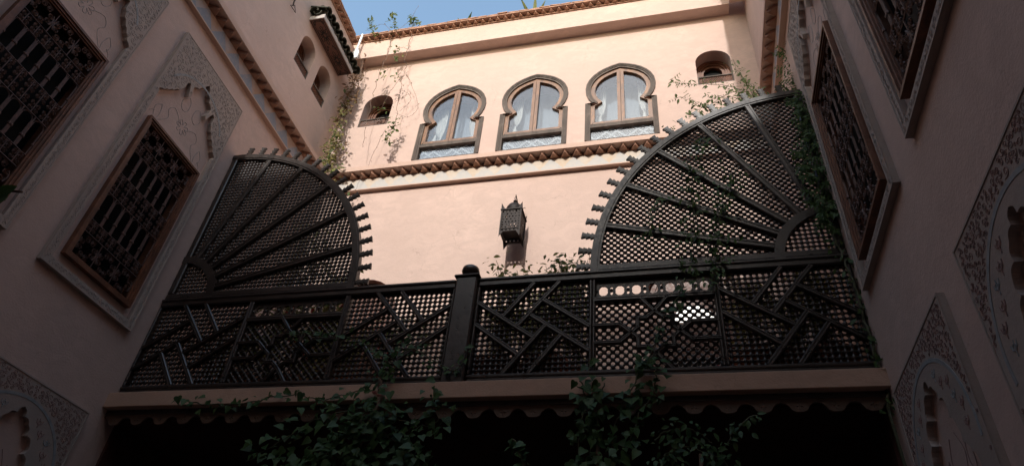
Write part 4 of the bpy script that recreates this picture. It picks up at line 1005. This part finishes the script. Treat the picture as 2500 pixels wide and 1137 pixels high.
V['rm2']=[(-0.21,4.75,2.01),(-0.09,4.75,2.09),(0.08,4.75,2.06),(0.18,4.75,1.98)]
V['rm3']=[(-0.16,4.75,1.89),(0.01,4.75,1.95),(0.17,4.75,1.89),(0.3,4.75,1.81)]
V['rm4']=[(-0.22,4.75,1.82),(-0.1,4.75,1.92),(-0.04,4.75,2.01)]

def stems(parent, paths, r, mat='stem', r1=None):
    for p in paths: MB().tube(p, r, 5, r1 if r1 else r*.5).obj('stem', mat, parent)

# ivy masses below the gallery, rooted in the courtyard floor
rnd = random.Random(5)
iv = thing('ivy_plant', 'broad leaved ivy climbing below the newel post onto the gallery edge', 'plant', (-2.55, 4.75, GZ), 'climbing plants below the gallery')
paths = [wiggle(V[k], 5, .015, i) for i, k in enumerate(('runL', 'runM', 'runR', 'massL1', 'massL2', 'massL3', 'massL4', 'massL5'))]
trunk = wiggle(V['trunkL']+[(-2.6, 4.78, 1.2), (-2.55, 4.8, .3), (-2.55, 4.75, GZ)], 5, .01, 3)
stems(iv, [trunk], .018, r1=.03); stems(iv, paths, .007, 'stem_green', .003)
L = Leaves()
for i, p in enumerate(paths):
    if i == 0: L.path(p, .032, .028, .062, rnd, per=1)
    elif i < 3: L.path(p, .022, .036, .050, rnd, per=1)
    else: L.path(p, .030, .070, .066, rnd, per=2)
tk = trunk
L.path([q for q in tk if q.z > 1.75], .020, .10, .058, rnd, per=2)
rest = Leaves(); lowp = [wiggle([(-2.5, 4.72, 1.9), (-2.9, 4.7, 1.55), (-3.3, 4.7, 1.2)], 5, .02, 9), wiggle([(-2.5, 4.72, 1.9), (-2.3, 4.7, 1.5), (-2.0, 4.68, 1.1)], 5, .02, 8), wiggle([(-2.55, 4.72, 2.0), (-2.6, 4.7, 1.4), (-2.6, 4.7, .9)], 5, .02, 7), wiggle([(-2.55, 4.72, 2.25), (-2.7, 4.7, 1.95), (-3.1, 4.7, 1.75)], 5, .02, 6), wiggle([(-2.3, 4.72, 2.15), (-2.1, 4.7, 1.95), (-1.9, 4.68, 1.75)], 5, .02, 5)]
for p in lowp: rest.path(p, .014, .10, .066, rnd, per=2)
rnd.shuffle(L.items); L.single('ivy', 'ivy', iv, 300); rest.items += L.items; rest.stuff('ivy', 'ivy', iv)
M['pink_petal'] = leafmat('pink_petal', (.5, .22, .20), (.6, .3, .27), .3)
for p in ((-2.45, 4.70, 2.40), (-2.40, 4.69, 2.37)): MB().lathe([(.004, 0), (.02, .01), (.024, .02), (.006, .024)], p, 6).obj('flower', 'pink_petal', iv)

iv2 = thing('ivy_plant', 'large leaved vine hanging over the gallery edge below the star lattice bay', 'plant', (-.6, 4.8, GZ), 'climbing plants below the gallery')
paths = [wiggle(V[k], 5, .015, 20+i) for i, k in enumerate(('mid1', 'mid2', 'mid3', 'mid4', 'mid5'))]
trunk = wiggle([(-.62, 4.8, 2.0), (-.62, 4.8, 1.2), (-.6, 4.82, .3), (-.6, 4.8, GZ)], 5, .012, 4); ovp = [wiggle(V['ov1'][5:], 5, .015, 31)]
stems(iv2, [trunk], .016, r1=.026); stems(iv2, paths+ovp, .0065, 'stem_green', .003)
L = Leaves()
for i, p in enumerate(paths): L.path(p, .036, .045 if i != 4 else .02, .072, rnd, per=2 if i < 4 else 1)
L.path(ovp[0], .035, .035, .066, rnd)
rnd.shuffle(L.items); rest = Leaves()
rest.path(wiggle([(-.6, 4.76, 1.95), (-.5, 4.74, 1.6), (-.6, 4.76, 1.1)], 5, .02, 5), .014, .12, .07, rnd, per=2)
L.single('ivy', 'ivy', iv2, 300); rest.items += L.items; rest.stuff('ivy', 'ivy', iv2)

iv3 = thing('ivy_plant', 'dim leafy shrub at the bottom edge below the right lattice bay', 'plant', (.1, 4.7, GZ), 'climbing plants below the gallery')
paths = [wiggle(V[k], 5, .015, 40+i) for i, k in enumerate(('rm1', 'rm2', 'rm3', 'rm4'))]
trunk = wiggle([(.1, 4.75, 1.9), (.1, 4.75, 1.2), (.1, 4.72, .2), (.1, 4.7, GZ)], 5, .012, 4)
stems(iv3, [trunk], .016, r1=.026); stems(iv3, paths, .006, 'stem_green', .003)
L = Leaves()
for i, p in enumerate(paths): L.path(p, .024, .05 if i else .03, .058, rnd, per=2)
L.single('oval', 'ivy', iv3, 300); L.stuff('oval', 'ivy', iv3)
rest = Leaves()
for p in ([(-.2, 4.75, 1.85), (.1, 4.75, 1.7), (.3, 4.75, 1.75)], [(.1, 4.75, 1.8), (.1, 4.74, 1.4), (.1, 4.74, 1.0)]): rest.path(wiggle(p, 5, .02, 3), .025, .09, .07, rnd, per=2)
rest.stuff('oval', 'ivy', iv3)
iv4 = thing('ivy_plant', 'short leafy shoot at the bottom edge between the two ivy masses', 'plant', (-1.2, 4.78, GZ), 'climbing plants below the gallery')
sp_ = wiggle(V['midS'], 5, .01, 51); stems(iv4, [sp_+[Vector((-1.16, 4.8, 1.2)), Vector((-1.18, 4.8, GZ))]], .008, 'stem_green', .014)
L = Leaves(); L.path(sp_, .02, .03, .075, rnd, per=1); L.path([sp_[-1], Vector((-1.16, 4.8, 1.5))], .03, .07, .08, rnd, per=2); L.single('ivy', 'ivy', iv4)

# jasmine on the right screen
js = thing('jasmine_vine', 'fine leaved climber over the top and wall edge of the right fan screen', 'plant', (1.38, 4.93, GZ))
rd = wiggle(V['rdown'], 5, .012, 61); up = [wiggle(V[k], 6, .012, 62+i) for i, k in enumerate(('rt', 'rt2'))]; arcs = [wiggle(V[k], 6, .015, 65+i) for i, k in enumerate(('arc1', 'arc2', 'arc3', 'arc4', 'arc5'))]; ov = [wiggle(V['ov1'][:6], 6, .02, 71), wiggle(V['ov2'], 6, .02, 72), wiggle(V['ov3'], 6, .02, 73)]
stems(js, [rd+[Vector((1.42, 4.93, 1.5)), Vector((1.40, 4.93, GZ))]], .007, 'stem_green', .012); stems(js, up+arcs+ov, .0035, 'stem_green', .002)
rd2 = [q for q in rd if q.z > 4.0]; rd3 = [q for q in rd if q.z <= 4.0]
L = Leaves(); L.pinnate(rd2, .020, .052, rnd, 4, .13); L.pinnate(rd2, .03, .05, rnd, 4, .15); L.path(rd2, .012, .07, .045, rnd, per=1)
L.stuff('slim', 'jasmine', js)
L = Leaves(); L.path(rd3, .030, .035, .060, rnd, per=1); L.path(rd3, .05, .045, .05, rnd); L.single('oval', 'jasmine', js, 120); L.stuff('oval', 'jasmine', js)
L = Leaves()
for p in up: L.pinnate(p, .035, .048, rnd, 4, .14); L.path(p[:6], .02, .07, .05, rnd, per=2)
L.path(wiggle([(1.30, 5.06, 5.86), (1.05, 5.06, 5.84), (.85, 5.06, 5.78)], 5, .01, 3), .012, .05, .042, rnd, per=2); L.stuff('slim', 'jasmine', js)
L = Leaves()
for i, p in enumerate(arcs): L.path(p, .010, .038, .058, rnd, per=1, dens=lambda t: .9-.35*t if i in (1, 3) else .75-.2*t); L.pinnate(p, .16, .035, rnd, 3, .10)
L.path(wiggle([(.9, 5.1, 5.85), (.6, 5.1, 5.85), (.35, 5.08, 5.68), (.05, 5.06, 5.42)], 5, .01, 4), .009, .055, .055, rnd, per=1); L.stuff('slim', 'fresh', js)
L = Leaves()
for p in ov: L.path(p, .010, .05, .062, rnd, per=1, dens=lambda t: .8)
L.path(ov[1], .015, .10, .05, rnd); L.path(ov[0], .02, .10, .05, rnd); L.stuff('slim', 'jasmine', js)

# dry creepers in the back left corner
cr = thing('dry_creeper', 'yellowing creeper hanging down the back left corner', 'plant', (-5.2, 6.55, 7.1), 'creepers on the back wall')
pa = [wiggle(V['corner'], 6, .02, 81), wiggle(V['corner2'], 6, .02, 82)]
pb = [wiggle([(q.x+random.uniform(-.1, .12), q.y, q.z) for q in pa[0][::5]], 4, .02, 83+i) for i in range(3)]
stems(cr, pa+pb, .0045, 'stem', .003)
L = Leaves(); L.path([q for q in pa[0] if q.z < 8.8], .009, .065, .072, rnd, per=1); L.path([q for q in pa[0] if q.z < 7.95], .011, .09, .072, rnd, per=2); L.stuff('oval', 'dry_leaf', cr)
L = Leaves(); L.path([q for q in pa[0] if q.z < 8.1], .02, .08, .075, rnd, per=1); L.path([q for q in pa[0] if 8.0 < q.z < 9.4], .035, .05, .078, rnd, per=1); L.stuff('oval', 'fresh', cr)
L = Leaves(); L.path([q for q in pa[0] if 8.3 < q.z < 9.7], .009, .07, .078, rnd, per=1); L.path([q for q in pa[1] if q.z > 8.7], .03, .06, .068, rnd); L.path([q for q in pa[1] if q.z < 8], .035, .08, .06, rnd); L.stuff('oval', 'brown_leaf', cr)
L = Leaves(); L.path(wiggle([(-5.1, 6.5, 7.25), (-4.95, 6.5, 7.12), (-4.78, 6.48, 7.16)], 5, .01, 2), .010, .05, .078, rnd, per=1); L.path(wiggle([(-4.86, 6.5, 6.95), (-4.7, 6.5, 6.72), (-4.55, 6.5, 6.6)], 5, .01, 2), .03, .05, .068, rnd); L.stuff('oval', 'fresh', cr)
c2 = thing('dry_creeper', 'thin bare creeper with leaf tufts dangling from the roof edge', 'plant', (-4.2, 6.48, 7.5), 'creepers on the back wall')
st = wiggle(V['strand'], 6, .02, 91); sl_ = wiggle(V['strandL'], 6, .015, 92); th_ = wiggle(V['thin'], 6, .008, 93); tw = [wiggle(V[k], 6, .012, 94+i) for i, k in enumerate(('rooftw1', 'rooftw2', 'rooftw3'))]
side = [wiggle(p, 5, .012, 100+i) for i, p in enumerate(([(-4.25, 6.46, 10.0), (-4.4, 6.45, 10.06), (-4.5, 6.44, 10.0)], [(-4.26, 6.46, 9.7), (-4.5, 6.5, 9.62), (-4.62, 6.5, 9.3)], [(-4.2, 6.46, 9.25), (-4.4, 6.55, 8.95), (-4.5, 6.6, 8.6)], [(-4.2, 6.48, 9.35), (-4.0, 6.55, 9.0), (-3.85, 6.62, 8.5), (-4.0, 6.62, 8.3), (-4.15, 6.5, 8.3)], [(-4.2, 6.48, 8.9), (-4.0, 6.6, 8.75), (-4.15, 6.6, 8.45)], [(-4.3, 6.46, 10.62), (-4.36, 6.46, 11.0), (-4.3, 6.46, 11.4)], [(-4.7, 6.46, 10.65), (-4.95, 6.46, 10.95), (-5.1, 6.46, 10.85)], [(-4.6, 6.46, 10.62), (-4.3, 6.46, 11.0)]))]
stems(c2, [st, sl_], .0055, 'stem', .003); stems(c2, [th_]+side+tw, .0032, 'stem', .002)
L = Leaves()
for p in tw: L.path(p, .012, .035, .078, rnd, per=1, droop=.1)
L.path([q for q in st if q.z < 8.15], .012, .045, .078, rnd, per=1)
for c in ((-4.45, 6.45, 10.03), (-4.42, 6.45, 9.75), (-4.62, 6.5, 9.38), (-4.32, 6.46, 9.2), (-4.5, 6.6, 8.58), (-4.27, 6.46, 10.85)): 
    for _ in range(11): L.add(Vector(c)+Vector((rnd.gauss(0, .05), rnd.gauss(0, .02), rnd.gauss(0, .06))), orient(rnd), .08*rnd.uniform(.7, 1.2))
L.stuff('oval', 'fresh', c2)
L = Leaves(); L.path(st, .07, .04, .035, rnd); L.path(sl_, .12, .02, .03, rnd); L.path(th_, .10, .01, .028, rnd)
for p in side: L.path(p, .09, .02, .03, rnd)
L.stuff('oval', 'brown_leaf', c2)

# potted bougainvilleas on the gallery, plus shrubs added to darken lattice openings
def shrub(x, y, h, wd, label, flowers, seed):
    t = thing('potted_shrub', label, 'plant', (x, y, 2.587), 'potted shrubs behind the railing'); r_ = random.Random(seed)
    MB().lathe([(.13, 0), (.16, .03), (.20, .28), (.22, .30), (.22, .34), (.19, .34), (.18, .28)], (x, y, 2.588), 18).obj('pot', 'pot', t, smooth=True)
    br = []
    for k in range(12):
        a = r_.uniform(0, 6.28); e = r_.uniform(.3, 1)
        br.append(wiggle([(x, y, 2.85), (x+wd*.35*e*math.cos(a), y+.12*math.sin(a), 2.9+h*.45), (x+wd*e*math.cos(a), y+.2*e*math.sin(a), 2.9+h*r_.uniform(.7, 1.05))], 5, .015, seed+k))
    stems(t, br, .008, 'stem', .003)
    L = Leaves()
    for p in br: L.path(p, .020, .06, .062, r_, per=2, dens=lambda q: .35+.65*q, droop=.2)
    L.stuff('oval', 'fresh', t)
    if flowers:
        F = Leaves()
        for p in br[:5]: F.path(p[4:], .07, .05, .055, r_, per=2)
        F.stuff('oval', 'bract', t, 'red_bracts')
shrub(-1.35, 5.42, 1.32, .45, 'leafy potted shrub peeping over the rail right of the newel post', False, 301)
shrub(-.92, 5.5, 1.36, .22, 'small leafy potted shrub with one sprig over the rail', False, 331)
shrub(-2.75, 5.5, .75, .45, 'potted shrub with red flowers behind the left railing', True, 311)
shrub(-3.75, 5.45, 1.05, .45, 'potted shrub behind the left star lattice bay', True, 321)
shrub(-4.75, 5.5, .80, .45, 'dark potted shrub behind the leftmost lattice bay', False, 341)
shrub(-4.25, 5.35, .75, .42, 'dark potted shrub at the divider of the two left bays', False, 345)
shrub(-3.25, 5.4, .70, .42, 'potted shrub behind the right end of the left star bay', False, 346)
shrub(-1.6, 5.25, .85, .30, 'dense potted shrub just right of the newel post', False, 351)
shrub(-1.15, 5.25, .75, .30, 'dense potted shrub behind the diagonal lattice bay', False, 352)
shrub(.62, 5.3, .80, .26, 'potted shrub added behind the stile right of the star bay to darken it', False, 363)  # this and the next two are added to block the bright wall behind
shrub(1.20, 5.3, .95, .24, 'potted shrub added in the right gallery corner to darken the lattice', False, 365)
shrub(.95, 5.35, .80, .34, 'potted shrub added to darken the rightmost lattice bay', False, 361)
shrub(-4.35, 5.75, 2.5, .38, 'tall slender potted shrub behind the left fan screen', False, 371)
shrub(-3.85, 5.85, 1.8, .22, 'potted shrub behind the rim side of the left fan screen', False, 377)
# citrus tree whose twig enters at the left edge
ct = thing('citrus_tree', 'dark green twig of a citrus tree at the left picture edge', 'tree', (-2.35, .75, GZ))
MB().tube(wiggle([(-2.35, .75, GZ), (-2.33, .77, -.6), (-2.3, .75, .5), (-2.2, .78, .95)], 4, .01, 3), .05, 8, .02).obj('trunk', 'stem', ct)
tw_ = wiggle([(-2.2, .78, .9), (-1.95, .80, 1.0), (-1.7, .84, 1.02), (-1.49, .875, 1.0)], 4, .005, 4); stems(ct, [tw_, wiggle([(-2.3, .75, .6), (-2.5, .6, .9), (-2.6, .4, 1.1)], 4, .01, 5), wiggle([(-2.3, .75, .7), (-2.6, .8, .8), (-2.9, .7, 1.0)], 4, .01, 6)], .010, 'stem', .003)
L = Leaves()
for _ in range(260):
    c = Vector((-2.62+rnd.gauss(0, .22), .55+rnd.gauss(0, .16), .95+rnd.gauss(0, .2)))
    L.add(c, orient(rnd), .085*rnd.uniform(.7, 1.2))
L.stuff('slim', 'citrus', ct, 'crown')
L = Leaves()
for p, d in along(tw_[6:], .035):
    for _ in range(2): L.add(p+Vector((rnd.gauss(0, .012), rnd.gauss(0, .01), rnd.gauss(0, .012))), orient(rnd, (.6, -1, .1), droop=.7, spread=.5), .066*rnd.uniform(.7, 1.1))
L.single('oval', 'citrus', ct)
